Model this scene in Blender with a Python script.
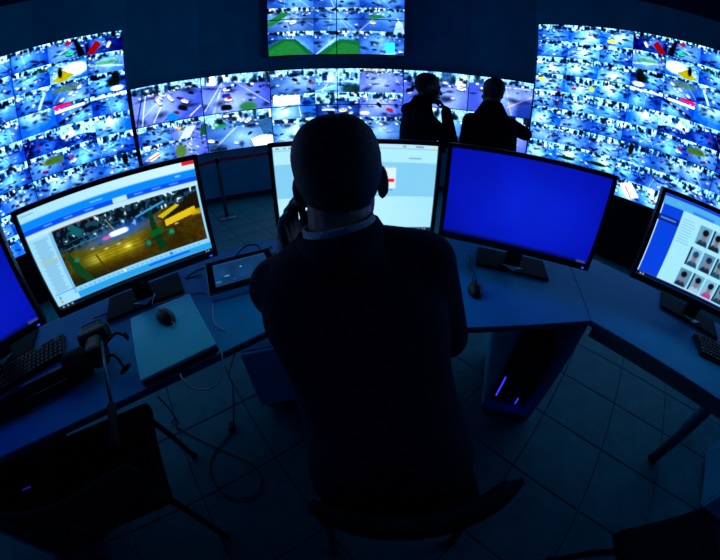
import bpy, bmesh, math, random
import numpy as np
from mathutils import Vector, Matrix, Euler

# ------------------------------------------------------------------ clear, camera, world, exposure
for o in list(bpy.data.objects):
    bpy.data.objects.remove(o)
SC = bpy.context.scene
COL = SC.collection
PI = math.pi

cam_d = bpy.data.cameras.new('camera')
cam = bpy.data.objects.new('camera', cam_d)
COL.objects.link(cam)
SC.camera = cam
cam.location = (0, 0, 1.30)
cam.rotation_euler = (PI / 2 - 0.553, 0, 0)
cam_d.clip_start = 0.01
cam_d.sensor_width = 36.0
# wide fisheye lens: r = f (t + a t^3), written as the lens polynomial t(r)
cam_d.type = 'PANO'
_f, _a = 275.7, 0.061
_t = np.linspace(0, 1.45, 400)
_r = _f * (_t + _a * _t ** 3) / 720.0 * 36.0
_A = np.stack([_r, _r ** 2, _r ** 3, _r ** 4], 1)
_k = np.linalg.lstsq(_A, _t, rcond=None)[0]
for holder in (cam_d, getattr(cam_d, 'cycles', None)):
    if holder is None:
        continue
    try:
        holder.panorama_type = 'FISHEYE_LENS_POLYNOMIAL'
        holder.fisheye_fov = 3.1
        holder.fisheye_polynomial_k0 = 0.0
        holder.fisheye_polynomial_k1 = -float(_k[0])
        holder.fisheye_polynomial_k2 = -float(_k[1])
        holder.fisheye_polynomial_k3 = -float(_k[2])
        holder.fisheye_polynomial_k4 = -float(_k[3])
    except Exception:
        pass

world = bpy.data.worlds.new('world')
SC.world = world
world.use_nodes = True
world.node_tree.nodes['Background'].inputs[0].default_value = (0.01, 0.03, 0.10, 1)
world.node_tree.nodes['Background'].inputs[1].default_value = 0.0
SC.view_settings.view_transform = 'Standard'
SC.view_settings.look = 'None'
SC.view_settings.gamma = 1.0
SC.view_settings.use_curve_mapping = False
SC.view_settings.exposure = 0.0
try:
    SC.cycles.use_denoising = True
    SC.cycles.max_bounces = 6
    SC.cycles.diffuse_bounces = 4
    SC.cycles.sample_clamp_indirect = 4.0
except Exception:
    pass
WALL_GAIN = 2.1

# ------------------------------------------------------------------ helpers: tagging and objects
def tag(o, label, cat, group=None, kind=None):
    if label: o['label'] = label
    if cat: o['category'] = cat
    if group: o['group'] = group
    if kind: o['kind'] = kind
    return o

def empty(name, loc=(0, 0, 0), rz=0.0, label=None, cat=None, group=None):
    o = bpy.data.objects.new(name, None)
    o.empty_display_size = 0.05
    COL.objects.link(o)
    o.location = loc
    o.rotation_euler = (0, 0, rz)
    return tag(o, label, cat, group)

def link(name, me, mat=None, parent=None, smooth=False):
    if mat is not None and len(me.materials) == 0:
        me.materials.append(mat)
    if smooth:
        me.polygons.foreach_set('use_smooth', [True] * len(me.polygons))
    o = bpy.data.objects.new(name, me)
    COL.objects.link(o)
    if parent is not None:
        o.parent = parent
    return o

class MB:
    """collects shapes into one mesh"""
    def __init__(self): self.v = []; self.f = []
    def add(self, vs, fs, M=None):
        n = len(self.v)
        for p in vs:
            p = Vector(p)
            self.v.append(tuple(M @ p if M is not None else p))
        for f in fs: self.f.append(tuple(i + n for i in f))
        return self
    def box(self, c, s, M=None, rz=0.0, bev=0.0):
        """box of full size s about c, edges chamfered by bev"""
        hx, hy, hz = s[0] / 2, s[1] / 2, s[2] / 2
        R = Matrix.Translation(c) @ Matrix.Rotation(rz, 4, 'Z')
        if M is not None: R = M @ R
        if bev <= 0:
            vs = [(x, y, z) for x in (-hx, hx) for y in (-hy, hy) for z in (-hz, hz)]
            fs = [(0, 1, 3, 2), (4, 6, 7, 5), (0, 4, 5, 1), (2, 3, 7, 6), (0, 2, 6, 4), (1, 5, 7, 3)]
            return self.add(vs, fs, R)
        b = min(bev, hx * .98, hy * .98, hz * .98)
        bm = bmesh.new()
        bmesh.ops.create_cube(bm, size=1)
        for v in bm.verts: v.co = Vector((v.co.x * hx * 2, v.co.y * hy * 2, v.co.z * hz * 2))
        bmesh.ops.bevel(bm, geom=list(bm.edges), offset=b, segments=2, profile=.6, affect='EDGES')
        bm.verts.index_update()
        self.add([v.co.copy() for v in bm.verts], [[v.index for v in f.verts] for f in bm.faces], R)
        bm.free()
        return self
    def prism(self, pts, z0, z1, M=None):
        n = len(pts)
        vs = [(p[0], p[1], z0) for p in pts] + [(p[0], p[1], z1) for p in pts]
        fs = [tuple(range(n))[::-1], tuple(range(n, 2 * n))] + [(i, (i + 1) % n, n + (i + 1) % n, n + i) for i in range(n)]
        return self.add(vs, fs, M)
    def tube(self, pts, r, n=8, caps=True, M=None):
        pts = [Vector(p) for p in pts]
        rs = r if isinstance(r, (list, tuple)) else [r] * len(pts)
        vs, fs = [], []
        up = None
        for i, p in enumerate(pts):
            d = (pts[min(i + 1, len(pts) - 1)] - pts[max(i - 1, 0)])
            if d.length < 1e-9: d = Vector((0, 0, 1))
            d.normalize()
            if up is None:
                up = Vector((0, 0, 1)) if abs(d.z) < .9 else Vector((1, 0, 0))
            a = d.cross(up)
            if a.length < 1e-6: a = d.cross(Vector((0.3, 1, 0.2)))
            a.normalize(); b = a.cross(d).normalized(); up = b
            for k in range(n):
                t = 2 * PI * k / n
                vs.append(p + a * (math.cos(t) * rs[i]) + b * (math.sin(t) * rs[i]))
        for i in range(len(pts) - 1):
            for k in range(n):
                fs.append((i * n + k, i * n + (k + 1) % n, (i + 1) * n + (k + 1) % n, (i + 1) * n + k))
        if caps:
            fs.append(tuple(range(n))); fs.append(tuple(range((len(pts) - 1) * n, len(pts) * n))[::-1])
        return self.add(vs, fs, M)
    def lathe(self, prof, n=20, M=None):
        vs, fs = [], []
        for (r, z) in prof:
            for k in range(n):
                t = 2 * PI * k / n
                vs.append((r * math.cos(t), r * math.sin(t), z))
        for i in range(len(prof) - 1):
            for k in range(n):
                fs.append((i * n + k, i * n + (k + 1) % n, (i + 1) * n + (k + 1) % n, (i + 1) * n + k))
        fs.append(tuple(range(n))[::-1]); fs.append(tuple(range((len(prof) - 1) * n, len(prof) * n)))
        return self.add(vs, fs, M)
    def ell(self, c, r, M=None, n=16, m=10, R=None):
        vs, fs = [(0, 0, -1)], []
        for i in range(1, m):
            a = -PI / 2 + PI * i / m
            for k in range(n):
                t = 2 * PI * k / n
                vs.append((math.cos(a) * math.cos(t), math.cos(a) * math.sin(t), math.sin(a)))
        vs.append((0, 0, 1))
        for k in range(n): fs.append((0, 1 + (k + 1) % n, 1 + k))
        for i in range(m - 2):
            for k in range(n):
                fs.append((1 + i * n + k, 1 + i * n + (k + 1) % n, 1 + (i + 1) * n + (k + 1) % n, 1 + (i + 1) * n + k))
        l = len(vs) - 1
        for k in range(n): fs.append((l, 1 + (m - 2) * n + k, 1 + (m - 2) * n + (k + 1) % n))
        T = Matrix.Translation(c) @ (R if R is not None else Matrix.Identity(4)) @ Matrix.Diagonal((r[0], r[1], r[2], 1))
        return self.add(vs, fs, M @ T if M is not None else T)
    def cap(self, a, b, r0, r1, n=12, M=None):
        """tapered capsule from a to b"""
        a, b = Vector(a), Vector(b)
        d = (b - a); L = d.length; d.normalize()
        pts, rs = [], []
        for i in range(5):
            t = PI / 2 * (1 - i / 4); pts.append(a - d * (r0 * math.sin(t))); rs.append(max(r0 * math.cos(t), r0 * .05))
        for i in range(5):
            t = PI / 2 * (i / 4); pts.append(b + d * (r1 * math.sin(t))); rs.append(max(r1 * math.cos(t), r1 * .05))
        return self.tube(pts, rs, n, True, M)
    def loft(self, rings, n=24, M=None):
        """rings: (cx, cy, cz, hx, hy, yaw)"""
        vs, fs = [], []
        for (cx, cy, cz, hx, hy, yaw) in rings:
            for k in range(n):
                t = 2 * PI * k / n
                c, s = math.cos(t), math.sin(t)
                x = hx * math.copysign(abs(c) ** .85, c); y = hy * math.copysign(abs(s) ** .85, s)
                vs.append((cx + x * math.cos(yaw) - y * math.sin(yaw), cy + x * math.sin(yaw) + y * math.cos(yaw), cz))
        for i in range(len(rings) - 1):
            for k in range(n):
                fs.append((i * n + k, i * n + (k + 1) % n, (i + 1) * n + (k + 1) % n, (i + 1) * n + k))
        fs.append(tuple(range(n))[::-1]); fs.append(tuple(range((len(rings) - 1) * n, len(rings) * n)))
        return self.add(vs, fs, M)
    def mesh(self, name='mesh'):
        me = bpy.data.meshes.new(name)
        me.from_pydata(self.v, [], self.f)
        bm = bmesh.new(); bm.from_mesh(me)
        bmesh.ops.recalc_face_normals(bm, faces=bm.faces)
        bm.to_mesh(me); bm.free()
        me.update()
        return me
    def build(self, name, mat, parent=None, smooth=False, bevel=0.0):
        o = link(name, self.mesh(name), mat, parent, smooth)
        if bevel:
            m = o.modifiers.new('bevel', 'BEVEL'); m.width = bevel; m.segments = 2; m.limit_method = 'ANGLE'
        return o
    def skin(self, name, mat, parent, voxel=.01, smooth=4):
        """one continuous surface over all the shapes (voxel union, then smoothed)"""
        me = self.mesh(name)
        o = bpy.data.objects.new(name, me)
        COL.objects.link(o)
        m = o.modifiers.new('remesh', 'REMESH'); m.mode = 'VOXEL'; m.voxel_size = voxel; m.use_smooth_shade = True
        s = o.modifiers.new('smooth', 'SMOOTH'); s.factor = .5; s.iterations = smooth
        dg = bpy.context.evaluated_depsgraph_get()
        me2 = bpy.data.meshes.new_from_object(o.evaluated_get(dg))
        bpy.data.objects.remove(o)
        me2.name = name
        me2.materials.clear()
        return link(name, me2, mat, parent, True)

# ------------------------------------------------------------------ materials
def mat(name, col, rough=.6, spec=.4, metal=0.0, noise=0.0, scale=40, bump=0.0, coat=0.0, emis=None, estr=0.0):
    m = bpy.data.materials.new(name); m.use_nodes = True
    nt = m.node_tree; b = nt.nodes['Principled BSDF']
    b.inputs['Base Color'].default_value = (*col, 1)
    b.inputs['Roughness'].default_value = rough
    b.inputs['Metallic'].default_value = metal
    b.inputs['Specular IOR Level'].default_value = spec
    b.inputs['Coat Weight'].default_value = coat
    if emis:
        b.inputs['Emission Color'].default_value = (*emis, 1); b.inputs['Emission Strength'].default_value = estr
    if noise or bump:
        tc = nt.nodes.new('ShaderNodeTexCoord'); n = nt.nodes.new('ShaderNodeTexNoise')
        n.inputs['Scale'].default_value = scale; n.inputs['Detail'].default_value = 4
        nt.links.new(tc.outputs['Object'], n.inputs['Vector'])
        if noise:
            r = nt.nodes.new('ShaderNodeValToRGB')
            lo = [max(0, c * (1 - noise)) for c in col]; hi = [min(1, c * (1 + noise)) for c in col]
            r.color_ramp.elements[0].color = (*lo, 1); r.color_ramp.elements[1].color = (*hi, 1)
            r.color_ramp.elements[0].position = .3; r.color_ramp.elements[1].position = .7
            nt.links.new(n.outputs['Fac'], r.inputs['Fac']); nt.links.new(r.outputs['Color'], b.inputs['Base Color'])
        if bump:
            bp = nt.nodes.new('ShaderNodeBump'); bp.inputs['Strength'].default_value = bump; bp.inputs['Distance'].default_value = .002
            nt.links.new(n.outputs['Fac'], bp.inputs['Height']); nt.links.new(bp.outputs['Normal'], b.inputs['Normal'])
    return m

M = dict(
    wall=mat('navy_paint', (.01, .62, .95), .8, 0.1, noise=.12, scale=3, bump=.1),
    ceiling=mat('ceiling_paint', (.004, .05, .12), .9, .1),
    panel=mat('black_panel', (.004, .007, .016), .7, .2),
    grout=mat('grout', (.005, .05, .07), .9, .2),
    tile=mat('floor_tile', (.012, .23, .26), 0.55, 0.2, noise=.18, scale=9, bump=.05),
    skirting=mat('skirting', (.05, .07, .12), .6, .3),
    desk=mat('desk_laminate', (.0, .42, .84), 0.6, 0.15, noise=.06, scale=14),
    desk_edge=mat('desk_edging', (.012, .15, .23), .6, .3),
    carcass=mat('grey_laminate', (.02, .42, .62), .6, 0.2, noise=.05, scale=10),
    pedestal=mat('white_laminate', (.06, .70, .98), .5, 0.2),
    black=mat('black_plastic', (.008, .010, .014), .45, .4),
    black_gloss=mat('black_gloss', (.006, .008, .012), .15, .5),
    black_matte=mat('black_matte', (.008, .010, .014), .8, .2),
    bezel=mat('bezel_plastic', (.010, .013, .018), .4, .4),
    frame=mat('display_bezel', (.004, .005, .008), .5, .3),
    key=mat('key_plastic', (.014, .018, .024), .5, .4),
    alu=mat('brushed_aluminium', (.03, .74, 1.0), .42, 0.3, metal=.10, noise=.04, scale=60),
    chrome=mat('chrome', (.6, .62, .66), .18, .5, metal=1.0),
    steel=mat('painted_steel', (.06, .18, .24), .35, .5, metal=.6),
    red_belt=mat('red_webbing', (.90, .02, .06), .8, .2),
    fabric=mat('black_fabric', (.012, .014, .020), .95, .15, noise=.3, scale=300, bump=.4),
    tubeblk=mat('black_enamel', (.010, .012, .016), .35, .5),
    suit=mat('navy_suit_wool', (.022, .034, .062), .95, .12, noise=.25, scale=400, bump=.3),
    dark_cloth=mat('dark_cloth', (.008, .011, .020), .95, .1, noise=.2, scale=200),
    skin=mat('skin', (.46, .29, .23), .55, .4, noise=.08, scale=30),
    skin_shaded=mat('shaded_skin', (.20, .12, .09), .6, .2, noise=.08, scale=30),  # darker copy of skin: the standing men's silhouette shade is put into the colour
    hair=mat('dark_hair', (.030, .036, .046), .7, .3, noise=.5, scale=260, bump=.6),
    hair_grey=mat('greying_hair', (.045, .045, .048), .7, .3, noise=.5, scale=260, bump=.6),
    shoe=mat('shoe_leather', (.01, .01, .012), .3, .5),
    white_cable=mat('white_cable', (.6, .65, .7), .5, .4),
    black_cable=mat('black_cable', (.012, .013, .016), .5, .4),
    led=mat('blue_led', (0, 0, .1), .4, .3, emis=(.02, .04, 1.0), estr=2.0),
    ledstrip=mat('blue_led_strip', (0, 0, .1), .4, .3, emis=(.03, .03, 1.0), estr=1.6),
    leddim=mat('violet_led', (0, 0, .1), .4, .3, emis=(.03, .02, .5), estr=.35),
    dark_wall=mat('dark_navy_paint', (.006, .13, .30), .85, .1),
    grip=mat('rubber_grip', (.02, .022, .026), .8, .2),
    eye=mat('eye_white', (.6, .6, .6), .3, .5),
)

def shirt_mat():
    m = mat('checked_shirt', (.25, .5, .6), .8, .2)
    nt = m.node_tree; b = nt.nodes['Principled BSDF']
    tc = nt.nodes.new('ShaderNodeTexCoord'); c = nt.nodes.new('ShaderNodeTexChecker')
    c.inputs['Scale'].default_value = 160
    c.inputs['Color1'].default_value = (.75, .9, .95, 1); c.inputs['Color2'].default_value = (.35, .62, .72, 1)
    nt.links.new(tc.outputs['Object'], c.inputs['Vector']); nt.links.new(c.outputs['Color'], b.inputs['Base Color'])
    return m
M['shirt'] = shirt_mat()

def screen_mat(name, gain):
    """a lit screen: the picture is stored per vertex on the screen's own grid"""
    m = bpy.data.materials.new(name); m.use_nodes = True
    nt = m.node_tree; b = nt.nodes['Principled BSDF']
    b.inputs['Base Color'].default_value = (.004, .004, .005, 1); b.inputs['Roughness'].default_value = .35
    b.inputs['Specular IOR Level'].default_value = .2
    a = nt.nodes.new('ShaderNodeAttribute'); a.attribute_name = 'picture'
    nt.links.new(a.outputs['Color'], b.inputs['Emission Color'])
    b.inputs['Emission Strength'].default_value = gain
    return m
M['screen'] = screen_mat('lit_screen', 1.12)
M['wall_screen'] = screen_mat('lit_wall_screen', WALL_GAIN)

# ------------------------------------------------------------------ painting what the screens show
def lin(c):
    c = np.clip(c, 0, 4.0)
    return np.where(c <= .04045, c / 12.92, ((c + .055) / 1.055) ** 2.4)

def vnoise(rng, h, w, n, m):
    g = rng.random((n + 1, m + 1))
    y = np.linspace(0, n, h) * .999; x = np.linspace(0, m, w) * .999
    yi, xi = y.astype(int), x.astype(int); fy, fx = (y - yi)[:, None], (x - xi)[None, :]
    a = g[yi][:, xi]; b = g[yi][:, xi + 1]; c = g[yi + 1][:, xi]; d = g[yi + 1][:, xi + 1]
    return (a * (1 - fx) + b * fx) * (1 - fy) + (c * (1 - fx) + d * fx) * fy

class Img:
    def __init__(s, w, h, c=(0, 0, 0)):
        s.w, s.h = w, h
        s.a = np.zeros((h, w, 3)) + np.array(c)
        s.X, s.Y = np.meshgrid((np.arange(w) + .5) / w, (np.arange(h) + .5) / h)
        s.asp = w / h
    def mix(s, m, c, a=1.0):
        m = np.clip(m, 0, 1)[..., None] * a
        s.a = s.a * (1 - m) + np.array(c) * m
    def rect(s, x0, y0, x1, y1, c, a=1.0):
        e = .6
        m = np.clip((s.X - x0) * s.w * e + .5, 0, 1) * np.clip((x1 - s.X) * s.w * e + .5, 0, 1) * np.clip((s.Y - y0) * s.h * e + .5, 0, 1) * np.clip((y1 - s.Y) * s.h * e + .5, 0, 1)
        s.mix(m, c, a)
    def ell(s, cx, cy, rx, ry, c, a=1.0, ang=0.0, soft=.25):
        dx, dy = (s.X - cx) * s.asp, (s.Y - cy)
        u = dx * math.cos(ang) + dy * math.sin(ang); v = -dx * math.sin(ang) + dy * math.cos(ang)
        d = np.sqrt((u / (rx * s.asp)) ** 2 + (v / ry) ** 2)
        s.mix((1 + soft - d) / (2 * soft), c, a)
    def poly(s, pts, c, a=1.0):
        ins = np.zeros_like(s.X, bool)
        for (x0, y0), (x1, y1) in zip(pts, pts[1:] + pts[:1]):
            if y0 == y1: continue
            ins ^= ((y0 > s.Y) != (y1 > s.Y)) & (s.X < (x1 - x0) * (s.Y - y0) / (y1 - y0) + x0)
        s.mix(ins.astype(float), c, a)
    def line(s, x0, y0, x1, y1, wd, c, a=1.0):
        ax, ay = x0 * s.asp, y0; bx, by = x1 * s.asp, y1
        dx, dy = bx - ax, by - ay; L = dx * dx + dy * dy + 1e-12
        t = np.clip(((s.X * s.asp - ax) * dx + (s.Y - ay) * dy) / L, 0, 1)
        d = np.hypot(s.X * s.asp - ax - t * dx, s.Y - ay - t * dy)
        s.mix((wd / 2 - d) * s.h * .8 + .5, c, a)
    def pill(s, cx, cy, rx, ry, c, a=1.0, ang=0.0, e=3.5):
        dx, dy = (s.X - cx) * s.asp, (s.Y - cy)
        u = dx * math.cos(ang) + dy * math.sin(ang); v = -dx * math.sin(ang) + dy * math.cos(ang)
        d = (np.abs(u / rx) ** e + np.abs(v / ry) ** e) ** (1 / e)
        s.mix((1 - d) * min(rx, ry) * s.h * .9 + .5, c, a)
    def car(s, x, y, sz, c, ang=0.0):
        """a small vehicle seen from a street camera: shadow, body, glass, roof, lights"""
        s.pill(x, y + .30 * sz, sz * 1.08, sz * .40, (.01, .03, .10), .8, ang)
        s.pill(x, y, sz, sz * .46, c, 1, ang)
        k = tuple(v * .30 for v in c)
        s.pill(x + .05 * sz / s.asp, y - .18 * sz, sz * .66, sz * .27, (k[0] + .02, k[1] + .05, k[2] + .12), .9, ang)
        s.pill(x, y - .30 * sz, sz * .48, sz * .16, tuple(min(1.0, v * .92 + .06) for v in c), 1, ang)

WHITE = (.93, .97, 1.0); BLACK = (.02, .04, .10); RED = (.85, .12, .22); DBLUE = (.05, .16, .55); SILV = (.62, .75, .92)

def feed(seed, w, h, hor=.3, tone='blue', cars=7, csz=.055, lanes=2, feats=(), clutter=1.0, contrast=1.0):
    """one street camera picture: road, a built-up strip along the top, parked rows, vehicles, then its own features"""
    rng = np.random.default_rng(seed)
    im = Img(w, h)
    pal = {'blue': ((.50, .76, .98), (.12, .31, .66)), 'pale': ((.82, .96, 1.0), (.14, .42, .78)),
           'violet': ((.60, .71, .98), (.27, .36, .76)), 'deep': ((.28, .52, .92), (.02, .10, .36)), 'steel': ((.56, .74, .94), (.20, .38, .66))}[tone]
    gx, gy = rng.uniform(.3, .7), rng.uniform(hor + .1, .75)
    d = np.clip(np.hypot((im.X - gx) * 1.1, (im.Y - gy) * .9) * 1.5, 0, 1)
    n1 = vnoise(rng, h, w, 3, 4) * .5 + vnoise(rng, h, w, 8, 12) * .25
    t = np.clip(d * 1.0 + (n1 - .36) * .9, 0, 1)[..., None]
    im.a = np.array(pal[0]) * (1 - t) + np.array(pal[1]) * t
    vx = rng.uniform(.25, .75)
    for _ in range(lanes):
        bx = rng.uniform(-.3, 1.3)
        im.line(vx + (bx - vx) * .1, hor, bx, 1.05, .018, (.88, .95, 1.0), .6)
    sl = rng.uniform(-.14, .14)
    edge = hor + sl * (im.X - .5) + (vnoise(rng, h, w, 1, 6) - .5) * .12
    strip = np.clip((edge - im.Y) * h * .7, 0, 1)
    road = im.a.copy()
    im.a = np.zeros((h, w, 3)) + np.array((.60, .82, 1.0))
    for _ in range(14):
        x = rng.uniform(-.05, 1); ww = rng.uniform(.04, .16); y = rng.uniform(-.05, hor * .7)
        im.rect(x, y, x + ww, y + rng.uniform(.08, .35), [(.88, .97, 1.0), (.30, .54, .82), (.08, .20, .40), (.03, .08, .18), (.96, .99, 1.0), (.16, .34, .54), (.05, .13, .24)][rng.integers(0, 7)], .9)
    for _ in range(14):
        im.ell(rng.random(), rng.uniform(.2, 1.15) * hor, rng.uniform(.015, .05), rng.uniform(.04, .12), [(.02, .06, .13), (.05, .17, .20), (.03, .10, .20)][rng.integers(0, 3)], .9, 0, .4)
    fine = vnoise(rng, h, w, h - 1, w - 1) * .5 + vnoise(rng, h, w, h // 2, w // 2) * .5
    im.a = np.clip(im.a * (.55 + .85 * fine[..., None]), 0, 1)
    im.a = road * (1 - strip[..., None]) + im.a * strip[..., None]
    for k in range(int(16 * clutter)):
        x = rng.random(); y = hor + sl * (x - .5) + rng.uniform(-.05, .10); z = rng.uniform(.012, .035)
        im.rect(x, y, x + z * 1.3, y + z * 1.6, WHITE if rng.random() < .5 else BLACK, .9)
    for k in range(int(8 * clutter)):
        x, y = rng.random(), rng.uniform(hor, 1)
        im.ell(x, y, rng.uniform(.03, .10), rng.uniform(.02, .07), (.02, .07, .18), .7, rng.uniform(-.4, .4), .8)
    for _ in range(cars):
        y = rng.uniform(hor + .02, .86); x = rng.uniform(.06, .94); sz = csz * (.5 + y * .9)
        c = [WHITE, WHITE, BLACK, SILV, BLACK, DBLUE, WHITE, (.50, .12, .28)][rng.integers(0, 8)]
        im.car(x, y, sz, c, rng.uniform(-.5, .5))
    for f in feats:
        getattr(im, f[0])(*f[1:])
    im.a = im.a * (.90 + .20 * fine[..., None])
    if contrast != 1.0: im.a = (im.a - .5) * contrast + .5
    im.a = np.clip(im.a, 0, 1)
    return im

def grid_mesh(name, w, h, pic, y=0.0, x0=None, z0=None, curve=1.0):
    """vertical grid facing -y, lower left at (x0, z0), carrying the picture (rows top to bottom, sRGB)"""
    H, W = pic.shape[:2]
    xs = np.linspace(0, w, W) + (x0 if x0 is not None else -w / 2)
    zs = np.linspace(h, 0, H) + (z0 if z0 is not None else 0)
    X, Z = np.meshgrid(xs, zs)
    co = np.stack([X.ravel(), np.full(X.size, y), Z.ravel()], 1)
    i = np.arange(H - 1)[:, None] * W + np.arange(W - 1)[None, :]
    q = np.stack([i, i + W, i + W + 1, i + 1], -1).reshape(-1, 4)
    me = bpy.data.meshes.new(name)
    me.vertices.add(len(co)); me.vertices.foreach_set('co', co.ravel())
    me.loops.add(q.size); me.loops.foreach_set('vertex_index', q.ravel())
    me.polygons.add(len(q)); me.polygons.foreach_set('loop_start', np.arange(0, q.size, 4)); me.polygons.foreach_set('loop_total', np.full(len(q), 4))
    at = me.attributes.new('picture', 'FLOAT_COLOR', 'POINT')
    rgba = np.ones((H * W, 4)); rgba[:, :3] = lin(pic.reshape(-1, 3)) ** curve
    at.data.foreach_set('color', rgba.ravel().astype(np.float32))
    me.update(calc_edges=True)
    return me

# ------------------------------------------------------------------ the room
def structure(o):
    o['kind'] = 'structure'; return o

CEIL = 4.45
structure(MB().box((0, 1.0, -.053), (14, 11, .1)).build('floor', M['grout']))
FLOOR = bpy.data.objects['floor']
structure(MB().box((0, 1.0, CEIL + .05), (14, 11, .1)).build('ceiling', M['ceiling']))
# tiles 0.40 m, laid at 40 degrees to the room
TS = .40
tm = MB()
h_, b_ = TS / 2 - .0025, .003
tm.add([(-h_, -h_, -.003), (h_, -h_, -.003), (h_, h_, -.003), (-h_, h_, -.003), (-h_ + b_, -h_ + b_, 0), (h_ - b_, -h_ + b_, 0), (h_ - b_, h_ - b_, 0), (-h_ + b_, h_ - b_, 0)],
       [(4, 5, 6, 7), (0, 1, 5, 4), (1, 2, 6, 5), (2, 3, 7, 6), (3, 0, 4, 7)])
tile_me = tm.mesh('tile'); tile_me.materials.append(M['tile'])
ang = math.radians(40.2)
U, V = Vector((math.cos(ang), math.sin(ang), 0)), Vector((-math.sin(ang), math.cos(ang), 0))
spots = []
for i in range(-26, 27):
    for j in range(-26, 27):
        p = Vector((1.600, .629, 0)) + U * (i + .5) * TS + V * (j + .5) * TS
        if -6.2 < p.x < 6.2 and -3.6 < p.y < 6.0: spots.append(p)
def near(p):   # tiles in front of the camera, nearest first
    return (p.y < -.35) * 50 + (p.length if abs(p.x) < 1.0 + 1.5 * max(p.y, 0.0) + .9 else 30 + p.length)
spots.sort(key=near)
rest = MB()
for n, p in enumerate(spots):
    if n < 290:
        o = link('tile', tile_me, None, FLOOR); o.location = p; o.rotation_euler = (0, 0, ang)
    else:
        rest.add([v.co for v in tile_me.vertices], [tuple(f.vertices) for f in tile_me.polygons], Matrix.Translation(p) @ Matrix.Rotation(ang, 4, 'Z'))
ro = rest.build('far_tiles', M['tile'], FLOOR); ro['kind'] = 'stuff'

# curved rear wall following the central video wall
SEAM = [Vector(p) for p in ((-3.873, 4.325, 0), (-2.809, 4.981, 0), (-1.649, 5.444, 0), (-.426, 5.700, 0), (.823, 5.742, 0), (2.061, 5.568, 0), (3.250, 5.185, 0))]
OFF = .14
line_in = []
for i, p in enumerate(SEAM):
    d = (SEAM[min(i + 1, 6)] - SEAM[max(i - 1, 0)]).normalized()
    line_in.append(p + Vector((-d.y, d.x, 0)) * OFF)
line_in = [Vector((-6.6, 1.6, 0)), Vector((-5.2, 3.35, 0))] + line_in + [Vector((4.6, 4.45, 0)), Vector((6.5, 2.9, 0))]
def ribbon(pts, t, z0, z1):
    nrm = []
    for i in range(len(pts)):
        d = (pts[min(i + 1, len(pts) - 1)] - pts[max(i - 1, 0)]).normalized(); nrm.append(Vector((-d.y, d.x, 0)))
    outer = [p + n * t for p, n in zip(pts, nrm)]
    mb = MB()
    for i in range(len(pts) - 1):
        mb.prism([pts[i], pts[i + 1], outer[i + 1], outer[i]], z0, z1)
    return mb
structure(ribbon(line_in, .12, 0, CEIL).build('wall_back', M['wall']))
sk = [p - Vector((0, .0, 0)) for p in line_in]
structure(ribbon([p + Vector((0, -.02, 0)) for p in line_in], .018, 0, .09).build('baseboard_back', M['skirting']))
structure(MB().box((-6.75, -1.4, CEIL / 2), (.1, 6.2, CEIL)).build('wall_left', M['dark_wall']))
structure(MB().box((6.75, -.8, CEIL / 2), (.1, 7.4, CEIL)).build('wall_right', M['dark_wall']))
structure(MB().box((0, -4.4, CEIL / 2), (13.4, .1, CEIL)).build('wall_front', M['dark_wall']))

# ------------------------------------------------------------------ video walls
DW, DH = 1.2511, .7052

def make_display(loc, rz, label, group, feeds, name='wall_display', thin=.006, gap=.0022):
    """loc: lower left front corner. feeds: (u0, v0, u1, v1, picture), v measured down from the top"""
    ex = Vector((math.cos(rz), math.sin(rz), 0))
    base = Vector(loc) + ex * DW / 2
    r = empty(name, base, rz, label, 'display', group)
    g = .0015
    mb = MB()
    mb.box((0, .055, DH / 2), (DW - 2 * g, .09, DH - 2 * g))
    b = thin
    for (cx, cz, sx, sz) in ((0, g + b / 2, DW - 2 * g, b), (0, DH - g - b / 2, DW - 2 * g, b)):
        mb.box((cx, .006, cz), (sx, .012, sz))
    for s in (-1, 1):
        mb.box((s * (DW / 2 - g - b / 2), .006, DH / 2), (b, .012, DH - 2 * g - 2 * b))
    mb.build('bezel', M['frame'], r)
    iw, ih = DW - 2 * g - 2 * b, DH - 2 * g - 2 * b
    for (u0, v0, u1, v1, pic) in feeds:
        me = grid_mesh('camera_feed', (u1 - u0) * iw - gap, (v1 - v0) * ih - gap, pic, .006, -iw / 2 + u0 * iw + gap / 2, g + b + (1 - v1) * ih + gap / 2, curve=1.3)
        link('camera_feed', me, M['wall_screen'], r)
    return r

def split_mosaic(cols, rows, pics, ncol, nrow):
    """a mosaic of cols x rows feeds spread over ncol x nrow displays -> feeds per display {(c, r): [...]}"""
    out = {(c, r): [] for c in range(ncol) for r in range(nrow)}
    for i in range(cols):
        for j in range(rows):
            im = pics[j][i].a; H, W = im.shape[:2]
            x0, x1, y0, y1 = i / cols * ncol, (i + 1) / cols * ncol, j / rows * nrow, (j + 1) / rows * nrow
            for c in range(ncol):
                for r in range(nrow):
                    a0, a1, b0, b1 = max(x0, c), min(x1, c + 1), max(y0, r), min(y1, r + 1)
                    if a1 - a0 < 1e-6 or b1 - b0 < 1e-6: continue
                    px0, px1 = int(round((a0 - x0) / (x1 - x0) * (W - 1))), int(round((a1 - x0) / (x1 - x0) * (W - 1)))
                    py0, py1 = int(round((b0 - y0) / (y1 - y0) * (H - 1))), int(round((b1 - y0) / (y1 - y0) * (H - 1)))
                    out[c, r].append((a0 - c, b0 - r, a1 - c, b1 - r, im[py0:py1 + 1, px0:px1 + 1]))
    return out

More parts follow.
